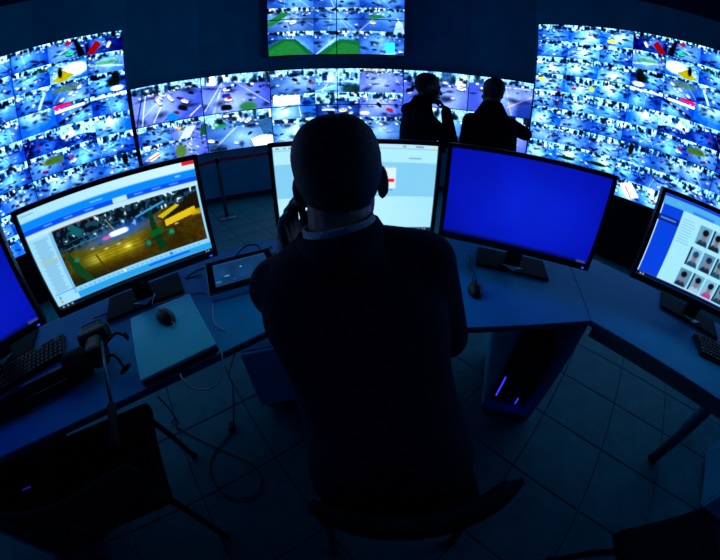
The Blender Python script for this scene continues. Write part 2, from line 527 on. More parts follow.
GRASS = (.16, .55, .30); LIME = (.42, .62, .16); YEL = (.95, .82, .25); CYAN = (.25, .80, .95)
BW, BH = 108, 62
big = {}
big[0, 0] = feed(11, BW, BH, .24, 'violet', 6, .06, 1, (
    ('line', .02, .98, .16, .2, .03, (.06, .12, .35)), ('line', .10, .98, .20, .25, .02, (.85, .92, 1)),
    ('line', .27, .95, .42, .55, .02, (.9, .95, 1)), ('line', .97, .72, .80, .95, .02, (.95, .98, 1)),
    ('car', .38, .45, .10, WHITE, 1.0), ('car', .55, .42, .09, WHITE, .9), ('car', .55, .25, .06, SILV, .6), ('car', .42, .28, .07, WHITE, .8),
    ('car', .75, .55, .09, WHITE, .4), ('car', .71, .70, .11, BLACK, .35), ('car', .85, .35, .06, BLACK, .3), ('car', .66, .18, .05, WHITE, .3),
    ('poly', [(.46, .84), (.56, .78), (.66, .92), (.58, 1.0), (.49, 1.0)], (.05, .50, .95))))
big[1, 0] = feed(12, BW, BH, .26, 'violet', 4, .05, 3, (
    ('line', .30, .22, .02, .9, .02, (.8, .88, 1)), ('line', .55, .3, .98, .85, .012, (.8, .88, 1)),
    ('car', .36, .40, .09, WHITE, 0), ('car', .35, .55, .10, (.25, .2, .7), 0), ('car', .38, .66, .10, WHITE, 0), ('car', .40, .62, .05, RED, 0),
    ('car', .34, .86, .13, BLACK, .05), ('car', .40, .35, .06, BLACK, 0), ('car', .50, .22, .04, WHITE, .2), ('car', .68, .30, .045, BLACK, .2),
    ('ell', .66, .90, .13, .12, (.20, .48, .30)), ('car', .60, .72, .04, WHITE, .2), ('car', .70, .74, .04, BLACK, .2), ('car', .76, .70, .04, WHITE, .2)))
big[4, 0] = feed(13, BW, BH, .34, 'violet', 5, .05, 1, (
    ('car', .88, .42, .10, WHITE, .1), ('car', .64, .30, .07, WHITE, .1), ('car', .10, .55, .10, BLACK, -.3), ('car', .16, .46, .07, BLACK, -.3), ('car', .30, .62, .06, WHITE, 0)))
big[5, 0] = feed(14, BW, BH, .20, 'violet', 3, .035, 1, (
    ('line', .62, .78, .98, .40, .03, (.85, .72, .62)), ('line', .30, .25, .95, .2, .02, (.8, .88, 1)), ('ell', .92, .85, .18, .35, (.08, .2, .55), .8), ('car', .78, .22, .035, WHITE, 0)))
big[1, 1] = feed(15, BW, BH, .30, 'steel', 4, .05, 2, (
    ('poly', [(.66, .78), (.84, .70), (1, .74), (1, .98), (.70, .98)], (.95, .98, 1.0)),
    ('car', .50, .30, .11, (.15, .5, .85), -.2), ('car', .64, .26, .10, WHITE, -.5), ('car', .55, .25, .07, WHITE, -.4), ('car', .06, .70, .09, WHITE, .2),
    ('poly', [(.78, .35), (.98, .25), (1, .62), (.86, .70)], (.18, .38, .55), .8), ('ell', .22, .34, .1, .06, GRASS, .7), ('rect', .28, .06, .36, .12, (.95, .97, 1)), ('rect', .02, .92, .28, .99, (.06, .08, .12), .8)))
big[4, 1] = feed(16, BW, BH, .34, 'pale', 7, .06, 2, (('car', .62, .50, .06, (.15, .6, .35), .3), ('car', .66, .56, .05, (.9, .5, .2), .3)))
big[5, 1] = feed(17, BW, BH, .30, 'violet', 5, .06, 2)
quad = [feed(21, 60, 34, .30, 'blue', 5, .08, 1, (('car', .6, .5, .11, SILV, .5), ('car', .18, .86, .11, BLACK, .3))),
        feed(22, 60, 34, .34, 'violet', 3, .05, 2, (('poly', [(.45, .4), (.75, .4), (.5, 1), (.2, 1)], (.72, .80, 1)), ('ell', .24, .42, .07, .07, (.95, .75, .1)), ('poly', [(.88, .45), (1, .35), (1, 1), (.82, 1)], (.12, .35, .2)))),
        feed(23, 60, 34, .25, 'blue', 4, .06, 1, (('poly', [(.22, .62), (.52, .42), (.58, .60), (.28, .84)], (.95, .93, .90)), ('line', .25, .74, .55, .54, .07, (.95, .35, .12)))),
        feed(24, 60, 34, .15, 'violet', 6, .07, 2, (('ell', .2, .62, .17, .33, (.33, .48, .25)), ('car', .5, .35, .10, WHITE, 1.0), ('car', .7, .55, .09, WHITE, .4)))]
mid = [[feed(31, 72, 41, .3, 'steel', 4, .06, 0, (('car', .55, .42, .10, BLACK, .4), ('car', .92, .58, .08, (.8, .2, .3), 0))),
        feed(32, 72, 41, .62, 'blue', 3, .05, 2, (('line', .42, .3, .15, .98, .03, (.85, .93, 1)), ('ell', .8, .85, .2, .2, (.08, .22, .2), .8))),
        feed(33, 72, 41, .2, 'violet', 2, .05, 1, (('car', .48, .48, .06, WHITE, .2), ('car', .85, .52, .05, WHITE, 0), ('rect', .1, .02, .6, .12, (.85, .85, .8), .7)))],
       [feed(34, 72, 41, .2, 'pale', 0, .05, 0, (('rect', .05, .06, .65, .45, (.92, .97, 1)), ('car', .8, .38, .16, DBLUE, 0), ('line', .62, .5, .66, .9, .03, (.9, .9, 1)))),
        feed(35, 72, 41, .42, 'deep', 9, .07, 1, (('car', .62, .72, .15, (.95, .93, .72), -.15), ('car', .36, .80, .12, BLACK, 0), ('rect', .15, .66, .45, .72, WHITE))),
        feed(36, 72, 41, .28, 'violet', 4, .07, 1, (('car', .70, .68, .13, RED, .3), ('car', .45, .5, .10, BLACK, .6), ('ell', .12, .84, .12, .08, (.85, .85, .75))))],
       [feed(37, 72, 41, .22, 'pale', 3, .05, 1), feed(38, 72, 41, .3, 'blue', 5, .06, 1),
        feed(39, 72, 41, .18, 'steel', 4, .06, 1, (('car', .5, .32, .09, WHITE, .2), ('car', .72, .58, .11, SILV, -.3), ('car', .25, .30, .06, BLACK, 0)))]]
midf = split_mosaic(3, 3, mid, 2, 2)

what = {(0, 0): 'crowded car park', (1, 0): 'queue of cars', (2, 0): 'crossroads above the seated head', (3, 0): 'pale tree lined street',
        (4, 0): 'junction behind the first man', (5, 0): 'street with orange kerb', (0, 1): 'four street views, orange bus',
        (1, 1): 'grey yard with white lorry', (2, 1): 'white wall and parked lorries', (3, 1): 'red car on a grey street', (4, 1): 'street between the standing men', (5, 1): 'road beside the last man'}
ordn = ['first', 'second', 'third', 'fourth', 'fifth', 'sixth']
for c in range(6):
    d = SEAM[c + 1] - SEAM[c]
    rz = math.atan2(d.y, d.x)
    for r in range(2):
        if (c, r) == (0, 1): fd = [(0, 0, .5, .5, quad[0].a), (.5, 0, 1, .5, quad[1].a), (0, .5, .5, 1, quad[2].a), (.5, .5, 1, 1, quad[3].a)]
        elif c in (2, 3): fd = midf[c - 2, r]
        else: fd = [(0, 0, 1, 1, big[c, r].a)]
        p = SEAM[c] + d.normalized() * ((d.length - DW) / 2)
        make_display((p.x, p.y, .994 + (1 - r) * DH), rz,
                     '%s row screen, %s from the left, central wall: %s' % ('upper' if r == 0 else 'lower', ordn[c], what[c, r]),
                     'screens of the curved central video wall', fd)

# hanging screens above the centre: a 3 x 3 mosaic over 2 x 2 displays
topm = [[feed(41 + i, 80, 45, .3, 'blue', 5, .05, 2) for i in range(3)],
        [feed(44, 80, 45, .20, 'steel', 6, .045, 2, (('poly', [(0, .55), (.3, .22), (.52, .26), (.10, .72), (0, .75)], (.14, .48, .26)), ('car', .55, .62, .13, (.85, .92, 1), -.3), ('rect', .4, .5, .62, .6, (.85, .92, .98), .7), ('car', .8, .35, .06, BLACK, .2))),
         feed(45, 80, 45, .16, 'blue', 7, .05, 3, (('car', .25, .4, .07, BLACK, .2), ('car', .7, .5, .06, DBLUE, .1))),
         feed(46, 80, 45, .18, 'blue', 6, .045, 2, (('poly', [(.15, .40), (.4, .30), (.62, .42), (.3, .5)], (.14, .48, .26)), ('car', .30, .64, .11, (.95, .92, .70), 0), ('car', .86, .5, .08, WHITE, .8), ('poly', [(.76, 1), (.82, .55), (.95, .55), (1, 1)], (.8, .9, 1), .7)))],
        [feed(47, 80, 45, .18, 'blue', 5, .05, 1, (('poly', [(0, .6), (.3, .30), (.6, .34), (1, .98), (0, 1)], (.08, .40, .24)), ('poly', [(.02, .78), (.35, .42), (.55, .44), (.85, .98), (.02, .98)], (.16, .50, .26), .8))),
         feed(48, 80, 45, .22, 'blue', 6, .05, 1, (('poly', [(.1, 1), (.55, .35), (1, .42), (1, 1)], (.09, .42, .24)), ('line', .05, 1, .5, .32, .04, (.7, .85, 1)), ('poly', [(.3, 1), (.62, .5), (.95, .62), (1, 1)], (.17, .50, .26), .7))),
         feed(49, 80, 45, .22, 'blue', 6, .06, 1, (('poly', [(.55, .5), (.78, .46), (.80, .98), (.60, .98)], CYAN), ('line', .55, .98, .98, .85, .02, (.85, .95, 1)), ('car', .35, .6, .08, SILV, .4)))]]
topf = split_mosaic(3, 3, topm, 2, 2)
tw = {(0, 0): 'upper left, cut by the picture edge', (1, 0): 'upper right, cut by the picture edge', (0, 1): 'lower left, green lawns by a road', (1, 1): 'lower right, lawn and cyan patch'}
for c in range(2):
    d = SEAM[c + 3] - SEAM[c + 2]
    rz = math.atan2(d.y, d.x)
    for r in range(2):
        p = SEAM[c + 2] + d.normalized() * ((d.length - DW) / 2)
        make_display((p.x, p.y - .03, 2.665 + (1 - r) * DH), rz, 'screen hung above the central wall, ' + tw[c, r], 'hanging screens above the central wall', topf[c, r])

# side walls of small feeds: 9 rows of 0.235 m feeds; the same camera set shows on both, mirrored
SW_, SH_ = 50, 28
special = {
    (3, 0): dict(tone='deep', hor=.25, feats=(('poly', [(.55, .55), (.72, .3), (.95, .9), (.8, 1)], (.55, .06, .10)), ('car', .38, .62, .16, WHITE, 1.0), ('poly', [(.86, .3), (1, .5), (1, .9)], BLACK))),
    (4, 0): dict(tone='steel', hor=.2, feats=(('car', .42, .72, .18, (.2, .85, .6), 0), ('car', .45, .22, .13, RED, 0), ('poly', [(0, .9), (.22, .1), (.30, .2), (.2, 1)], (.05, .09, .15)))),
    (5, 0): dict(tone='blue', hor=.2, cars=5), (6, 0): dict(tone='blue', cars=6),
    (3, 1): dict(tone='steel', hor=.25, cars=6, feats=(('ell', .45, .5, .34, .10, (.35, .60, .40), .8), ('line', .05, .75, .9, .55, .06, (.8, .9, 1), .7))),
    (4, 1): dict(tone='pale', hor=.15, cars=2, feats=(('ell', .30, .5, .3, .3, (.95, .99, 1)), ('poly', [(.35, .75), (.65, .45), (.98, .92), (.6, .98)], (.62, .60, .10)), ('ell', .72, .55, .06, .22, (.05, .08, .08)))),
    (5, 1): dict(tone='blue', hor=.3, cars=9, csz=.07, feats=(('line', 0, .2, .9, .5, .08, (.2, .45, .3), .7),)),
    (3, 2): dict(tone='blue', hor=.3, cars=7, feats=(('ell', .26, .35, .10, .42, (.05, .16, .14)), ('ell', .34, .5, .16, .22, (.05, .18, .15)), ('ell', .25, .84, .17, .12, (.97, .98, 1)))),
    (4, 2): dict(tone='steel', hor=.2, cars=4, feats=(('ell', .6, .35, .4, .12, (.38, .48, .36), .8), ('car', .25, .42, .12, WHITE, .4), ('car', .50, .62, .12, WHITE, .4), ('car', .75, .82, .12, WHITE, .4))),
    (5, 2): dict(tone='blue', hor=.25, feats=(('line', .2, .3, .4, .95, .12, (.85, .95, 1), .7), ('car', .7, .7, .10, DBLUE, .3))),
    (3, 3): dict(tone='blue', hor=.22, cars=4, feats=(('line', 0, .12, 1, .16, .10, WHITE, .8), ('car', .65, .4, .08, BLACK, 0))),
    (4, 3): dict(tone='blue', hor=.15, cars=3, feats=(('line', .55, .02, 1, .12, .16, (.95, .15, .50)), ('line', .2, .22, 1, .32, .12, (.9, .95, .9)), ('line', .05, .3, .9, .85, .14, BLACK, .9), ('car', .3, .45, .07, WHITE, .3), ('car', .5, .58, .07, WHITE, .3), ('car', .7, .72, .07, WHITE, .3))),
    (5, 3): dict(tone='pale', hor=.03, cars=0, lanes=0, feats=(('line', .1, .55, .95, .62, .03, (.2, .4, .6), .8),)),
    (3, 4): dict(tone='pale', hor=.28, cars=2), (4, 4): dict(tone='deep', hor=.65, cars=4), (5, 4): dict(tone='deep', hor=.3, cars=5, feats=(('car', .6, .6, .07, RED, 0),)),
    (3, 5): dict(tone='blue', hor=.35, cars=7), (4, 5): dict(tone='blue', hor=.25, cars=6, feats=(('car', .8, .5, .11, (.75, .3, .45), .6), ('car', .72, .7, .12, WHITE, .5))),
    (5, 5): dict(tone='steel', hor=.25, feats=(('ell', .3, .42, .3, .16, (.34, .44, .22)), ('car', .6, .78, .11, (.6, .2, .6), -.3))),
    (3, 6): dict(tone='blue', hor=.4, cars=8, feats=(('ell', .35, .3, .08, .3, (.04, .14, .10)), ('car', .7, .6, .06, RED, 0))),
    (2, 0): dict(tone='pale', feats=(('ell', .35, .75, .14, .10, YEL),)), (0, 3): dict(tone='pale', feats=(('ell', .2, .35, .1, .1, YEL), ('car', .25, .8, .10, (.05, .2, .9), 0), ('car', .8, .8, .09, RED, 0))),
    (1, 3): dict(tone='pale', cars=4, feats=(('ell', .85, .6, .08, .15, (.7, .75, .3)), ('car', .3, .7, .11, RED, 0), ('car', .75, .9, .08, DBLUE, 0))),
    (1, 7): dict(tone='pale', feats=(('ell', .42, .72, .25, .10, (.05, .25, .18)),)), (2, 7): dict(tone='pale', feats=(('ell', .40, .62, .32, .10, (.04, .22, .16)),)),
    (1, 8): dict(tone='violet', hor=.2, feats=(('car', .35, .2, .11, RED, .1), ('car', .8, .5, .11, RED, .1))), (2, 8): dict(tone='pale', feats=(('poly', [(.5, 1), (.85, .5), (.95, .55), (.9, 1)], (.35, .3, .3)), ('ell', .92, .42, .06, .18, (.95, .55, .1)))),
    (3, 8): dict(tone='pale', feats=(('poly', [(.25, .3), (.6, .1), (.95, .7), (.6, .95)], WHITE), ('line', .45, .35, .7, .85, .06, RED))),
}
side = {}
rr = random.Random(5)
for c in range(9):
    for r in range(9):
        kw = dict(special.get((c, r), {}))
        kw.setdefault('tone', rr.choice(['pale', 'pale', 'blue', 'steel', 'blue']))
        kw.setdefault('hor', rr.uniform(.26, .45)); kw.setdefault('cars', rr.randint(4, 8)); kw.setdefault('csz', .065); kw.setdefault('lanes', 1)
        side[c, r] = feed(1000 + c * 17 + r, SW_, SH_, contrast=1.25, **kw).a

def side_feeds(cols, rows, mirror):
    out = []
    for i in range(3):
        for j in range(3):
            p = side[cols[i], rows[j]]
            out.append((i / 3, j / 3, (i + 1) / 3, (j + 1) / 3, p[:, ::-1] if mirror else p))
    return out

rowword = ['top', 'middle', 'bottom']
# right-hand wall, starting beside the second standing man
RZ = -.836; RX, RY, RT = 2.382, 3.781, 2.978
rdir = Vector((math.cos(RZ), math.sin(RZ), 0))
colw = ['first column from the standing men', 'second column from the standing men', 'outermost column at the picture edge']
for c in range(3):
    for r in range(3):
        p = Vector((RX, RY, 0)) + rdir * DW * c
        make_display((p.x, p.y, RT - (r + 1) * DH), RZ, 'screen of nine street views, right wall, %s row, %s' % (rowword[r], colw[c]),
                     'screens of the right video wall', side_feeds([c * 3, c * 3 + 1, c * 3 + 2], [r * 3, r * 3 + 1, r * 3 + 2], False), thin=.002, gap=.001)
# left-hand wall
LZ = .782; LX, LY, LT = -2.566, 2.807, 2.737
ldir = Vector((math.cos(LZ), math.sin(LZ), 0))
for c in range(2):
    for r in range(3):
        p = Vector((LX, LY, 0)) - ldir * DW * (c + 1)
        cols = [5, 4, 3] if c == 0 else [8, 7, 6]
        make_display((p.x, p.y, LT - (r + 1) * DH), LZ, 'screen of nine street views, left wall, %s row, %s' % (rowword[r], ['column next to the central wall', 'outer column at the picture edge'][c]),
                     'screens of the left video wall', side_feeds(cols, [r * 3, r * 3 + 1, r * 3 + 2], True), thin=.002, gap=.001)

def backing(name, start, dirv, length, z1, off=.115, t=.06):
    n = Vector((-dirv.y, dirv.x, 0))
    a = start + n * off; b = a + dirv * length
    structure(MB().prism([a, b, b + n * t, a + n * t], 0, z1).build(name, M['panel']))
    # the plinth below the screens
backing('wall_panel_right', Vector((RX, RY, 0)) + rdir * .02, rdir, 3.7, 2.90)
backing('wall_panel_left', Vector((LX, LY, 0)) - ldir * 2.6, ldir, 2.6, 2.70)
def plinth(name, start, dirv, length, z1):
    n = Vector((-dirv.y, dirv.x, 0)); a = start + n * .012; b = a + dirv * length
    structure(MB().prism([a, b, b + n * .1, a + n * .1], 0, z1).build(name, M['panel']))
plinth('trim_1', Vector((RX, RY, 0)), rdir, 3.76, RT - 3 * DH - .004)
plinth('trim_2', Vector((LX, LY, 0)) - ldir * 2.51, ldir, 2.51, LT - 3 * DH - .004)

# ------------------------------------------------------------------ belt barrier
def stanchion(x, y, label):
    s = empty('belt_post', (x, y, 0), 0, label, 'barrier post')
    MB().lathe([(.17, 0), (.17, .008), (.15, .018), (.06, .026), (.03, .034)], 28).build('base', M['steel'], s, True)
    MB().lathe([(.03, .034), (.03, .88), (.03, .881)], 20).build('post', M['steel'], s, True)
    MB().lathe([(.036, .88), (.036, .96), (.030, .97)], 20).build('belt_head', M['black'], s, True)
    return s
P1, P2, P0 = Vector((-2.149, 4.036, 0)), Vector((-1.55, 4.75, 0)), Vector((-3.0, 3.05, 0))
P2 = Vector((-1.15, 5.0, 0))
stanchion(P1.x, P1.y, 'dark belt barrier post standing between the left and centre monitors')
stanchion(P2.x, P2.y, 'dark belt barrier post hidden behind the white screen monitor')
stanchion(P0.x, P0.y, 'dark belt barrier post hidden behind the monitor with the night street')
def belt(a, b, label):
    d = (b - a).normalized(); n = Vector((-d.y, d.x, 0)) * .002
    a2, b2 = a + d * .037, b - d * .037
    mb = MB(); pts = []
    K = 8
    for i in range(K):
        t0, t1 = i / K, (i + 1) / K
        q0, q1 = a2.lerp(b2, t0), a2.lerp(b2, t1)
        s0, s1 = -.03 * 4 * t0 * (1 - t0), -.03 * 4 * t1 * (1 - t1)
        vs = []
        for q, s in ((q0, s0), (q1, s1)):
            for nn in (-1, 1):
                for z in (.905, .955): vs.append(q + n * nn + Vector((0, 0, z + s)))
        mb.add(vs, [(0, 1, 3, 2), (4, 6, 7, 5), (0, 4, 5, 1), (2, 3, 7, 6), (0, 2, 6, 4), (1, 5, 7, 3)])
    tag(mb.build('barrier_belt', M['red_belt']), label, 'belt')
belt(P1, P2, 'red barrier belt running from the post behind the white screen monitor')
belt(P0, P1, 'short red barrier belt showing beside the night street monitor')

# ------------------------------------------------------------------ desks
DZ = .72
def desk_top(root, pts, name='tabletop'):
    mb = MB().prism(pts, DZ - .025, DZ)
    o = mb.build(name, M['desk'], root, bevel=.0015)
    return o
def strip(root, a, b, name, m, z0, z1, t, out=0.0):
    a, b = Vector((*a, 0)), Vector((*b, 0)); d = (b - a).normalized(); n = Vector((-d.y, d.x, 0))
    a2, b2 = a - n * out, b - n * out
    return MB().prism([a2, b2, b2 + n * t, a2 + n * t], z0, z1).build(name, m, root)
FLc, FRc, BLc, BRc = (-.275, .648), (.893, .642), (-.545, 1.36), (1.25, 1.36)
e = .0015
dc = empty('desk', (0, 0, 0), 0, 'blue lit middle desk carrying the white screen and the wide blue monitor', 'desk')
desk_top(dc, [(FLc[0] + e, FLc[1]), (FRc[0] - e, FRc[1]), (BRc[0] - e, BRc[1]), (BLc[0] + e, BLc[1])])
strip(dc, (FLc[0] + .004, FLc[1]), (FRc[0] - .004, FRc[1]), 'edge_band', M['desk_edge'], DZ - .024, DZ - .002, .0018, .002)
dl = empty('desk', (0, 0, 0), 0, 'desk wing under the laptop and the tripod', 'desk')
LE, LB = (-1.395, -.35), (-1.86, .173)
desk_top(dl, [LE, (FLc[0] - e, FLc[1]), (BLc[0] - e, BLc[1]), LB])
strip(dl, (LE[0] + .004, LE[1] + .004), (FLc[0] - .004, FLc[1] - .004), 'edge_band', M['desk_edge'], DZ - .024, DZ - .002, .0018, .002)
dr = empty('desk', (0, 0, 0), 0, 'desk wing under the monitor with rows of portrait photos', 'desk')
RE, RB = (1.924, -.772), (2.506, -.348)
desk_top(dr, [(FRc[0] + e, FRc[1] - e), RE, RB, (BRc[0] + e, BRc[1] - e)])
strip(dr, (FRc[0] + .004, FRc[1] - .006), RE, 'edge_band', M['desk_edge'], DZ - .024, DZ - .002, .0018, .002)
nr = Vector((.808, .589)); drd = Vector((.589, -.808))
a0 = Vector(FRc) + nr * .012 + drd * .02; b0 = Vector(RE) + nr * .012
strip(dr, a0, b0, 'apron', M['desk_edge'], .645, DZ - .0255, .02)
a0 = Vector(FRc) + nr * .62 + drd * .03; b0 = Vector(RE) + nr * .62
strip(dr, a0, b0, 'apron', M['desk_edge'], .645, DZ - .0255, .02)
for (x, y) in ((1.632, .205), (1.70 + .40, .06 + .22)):
    lg = MB().lathe([(.030, .012), (.030, DZ - .026)], 18).build('leg', M['steel'], dr, True); lg.location = (x, y, 0)
    ft = MB().lathe([(.034, 0), (.034, .012), (.031, .014)], 18).build('foot', M['black'], lg, True)
# slab ends at the mitres, left desk modesty board
def slab(root, a, b, t, z0, z1, name='side_panel', m=None):
    a, b = Vector((*a, 0)), Vector((*b, 0)); d = (b - a).normalized(); n = Vector((-d.y, d.x, 0)) * t / 2
    return MB().prism([a - n, b - n, b + n, a + n], z0, z1).build(name, m or M['carcass'], root, bevel=.001)
slab(dc, (.905, .665), (1.18, 1.24), .026, 0, DZ - .0255)
slab(dc, (-.262, .675), (-.46, 1.25), .026, 0, DZ - .0255)
slab(dc, (-.40, 1.30), (1.14, 1.30), .018, .25, DZ - .0255, 'modesty_panel')
nl = Vector((-.665, .747)); dld = Vector((-.747, -.665))
slab(dl, Vector(FLc) + nl * .62 + dld * .22, Vector(LE) + nl * .62, .018, .30, DZ - .0255, 'modesty_panel')
slab(dl, Vector(LE) + nl * .04 - dld * .05, Vector(LE) + nl * .66 - dld * .05, .026, 0, DZ - .0255)
slab(dr, Vector(RE) + nr * .04 - drd * .05, Vector(RE) + nr * .6 - drd * .05, .026, 0, DZ - .0255)

# computer housing under the blue monitor: open front, tower inside
ch = empty('computer_cabinet', (.857, .930, 0), -.40, 'open grey computer cabinet under the desk, below the wide blue monitor', 'cabinet')
MB().box((-.121, .0, .37), (.018, .50, .62), bev=.002).build('side_panel', M['carcass'], ch)
MB().box((.121, .0, .37), (.018, .50, .62), bev=.002).build('side_panel', M['carcass'], ch)
MB().box((0, .0, .055), (.26, .50, .018), bev=.002).build('bottom_panel', M['carcass'], ch)
for sx in (-1, 1):
    for sy in (-1, 1):
        f = MB().lathe([(.014, 0), (.014, .03), (.009, .046)], 14).build('foot', M['chrome'], ch, True); f.location = (sx * .10, sy * .225, 0)
ct = empty('computer_tower', (.855, .925, .064), -.40, 'black computer tower with a blue light strip in the open cabinet', 'computer')
MB().box((0, .02, .215), (.185, .40, .42), bev=.006).build('case', M['black_matte'], ct)
MB().box((0, -.187, .215), (.183, .015, .416), bev=.006).build('front_panel', M['black'], ct)
MB().box((-.070, -.197, .125), (.006, .006, .15)).build('light_strip', M['ledstrip'], ct)
MB().box((.05, -.197, .04), (.004, .005, .05)).build('status_light', M['ledstrip'], ct)
MB().box((0, -.196, .36), (.14, .004, .012)).build('drive_slot', M['black_gloss'], ct)
bt = empty('computer_tower', (-1.345, -.02, 0), math.radians(41), 'black computer tower with a violet light line under the leftmost desk wing', 'computer')
MB().box((0, .03, .235), (.30, .44, .43), bev=.008).build('case', M['black_matte'], bt)
MB().box((0, -.196, .235), (.295, .014, .425), bev=.006).build('front_panel', M['black'], bt)
MB().box((.09, -.12, .452), (.045, .005, .004)).build('light_strip', M['leddim'], bt)
for sx in (-1, 1):
    for sy in (-1, 1):
        f = MB().lathe([(.018, 0), (.018, .02)], 12).build('foot', M['grip'], bt); f.location = (sx * .11, .03 + sy * .17, 0)
# pale pedestal on the other side
pd = empty('pedestal_cabinet', (-.465, 1.00, 0), math.atan2(.082, .236), 'pale closed pedestal cabinet under the desk, beside the cables', 'cabinet')
MB().box((0, .02, .24), (.25, .40, .40), bev=.003).build('body', M['carcass'], pd)
MB().box((0, -.19, .24), (.248, .018, .396), bev=.003).build('door', M['pedestal'], pd)
for sx in (-1, 1):
    for sy in (-1, 1):
        f = MB().lathe([(.016, 0), (.016, .028), (.010, .042)], 14).build('foot', M['chrome'], pd, True); f.location = (sx * .09, .02 + sy * .18, 0)
# navy cabinet at the edge of the picture under the right desk wing
nc = empty('drawer_cabinet', (2.08, -.22, 0), -.94, 'dark blue drawer cabinet at the picture edge under the desk wing', 'cabinet')
MB().box((0, 0, .31), (.40, .42, .58), bev=.004).build('body', M['carcass'], nc)
for k in range(3):
    dw_ = MB().box((0, -.218, .12 + k * .19), (.39, .016, .18), bev=.003).build('drawer', M['pedestal'], nc)
    MB().box((0, -.232, .17 + k * .19), (.12, .012, .012), bev=.003).build('handle', M['steel'], dw_)
MB().box((0, 0, .01), (.36, .38, .02)).build('plinth', M['black'], nc)

# ------------------------------------------------------------------ monitors on the desks
MW, MH, MZ = .615, .346, 1.058
def make_monitor(x, y, yaw, zc, base_xy, base_yaw, pic, label, tilt=0.0, led=True):
    r = empty('desk_monitor', (x, y, DZ), yaw, label, 'monitor', 'monitors along the desks')
    zc -= DZ
    T = Matrix.Translation((0, 0, zc)) @ Matrix.Rotation(-tilt, 4, 'X')
    bz, bb = .017, .026
    W, z0, z1 = MW + 2 * bz, -MH / 2 - bb, MH / 2 + bz
    mb = MB()
    mb.box((0, .030, (z0 + z1) / 2), (W, .036, z1 - z0), T, bev=.006)
    mb.box((0, .058, (z0 + z1) / 2), (W * .7, .03, (z1 - z0) * .7), T, bev=.012)
    mb.build('casing', M['bezel'], r)
    fr = MB()
    fr.box((0, .006, (z1 + MH / 2) / 2), (W, .016, z1 - MH / 2), T, bev=.003)
    fr.box((0, .006, (z0 - MH / 2) / 2), (W, .016, -MH / 2 - z0), T, bev=.003)
    for s in (-1, 1):
        fr.box((s * (MW / 2 + bz / 2), .006, 0), (bz, .016, MH), T, bev=.003)
    fo = fr.build('bezel', M['bezel'], r)
    if led:
        MB().box((MW / 2 - .012, -.003, z0 + .011), (.009, .004, .005), T).build('power_light', M['led'], fo)
    me = grid_mesh('screen', MW, MH, pic, .008, -MW / 2, -MH / 2)
    for v in me.vertices: v.co = T @ v.co
    link('screen', me, M['screen'], r)
    # stand: base plate behind the panel and a neck that rises to the back of the casing
    B = Vector((base_xy[0] - x, base_xy[1] - y, 0)); B.rotate(Euler((0, 0, -yaw)))
    Rb = Matrix.Translation(B) @ Matrix.Rotation(base_yaw - yaw, 4, 'Z')
    MB().box((0, 0, .008), (.35, .20, .014), Rb, bev=.004).build('stand_base', M['black_matte'], r)
    tp = T @ Vector((0, .075, -.02)); nk = MB()
    q = [B + Vector((0, 0, .016)), B + Vector((0, .0, .10)), Vector((B.x * .5 + tp.x * .5, max(B.y, tp.y + .02), tp.z * .75)), tp]
    for i in range(3):
        a, b = q[i], q[i + 1]; d = b - a
        ax = Vector((1, 0, 0)); up = d.normalized(); nn = ax.cross(up).normalized()
        hw = .038
        vs = [a + ax * s * hw + nn * t * .016 for s in (-1, 1) for t in (-1, 1)] + [b + ax * s * hw + nn * t * .016 for s in (-1, 1) for t in (-1, 1)]
        nk.add(vs, [(0, 1, 3, 2), (4, 6, 7, 5), (0, 4, 5, 1), (2, 3, 7, 6), (0, 2, 6, 4), (1, 5, 7, 3)])
    no = nk.build('stand_neck', M['black'], r, bevel=.004)
    MB().add([B + Vector((-.05, -.055, .0155)), B + Vector((.05, -.055, .0155)), B + Vector((0, -.10, .0155)), B + Vector((-.05, -.055, .018)), B + Vector((.05, -.055, .018)), B + Vector((0, -.10, .018))],
             [(0, 2, 1), (3, 4, 5), (0, 1, 4, 3), (1, 2, 5, 4), (2, 0, 3, 5)]).build('badge', M['alu'], no)
    return r

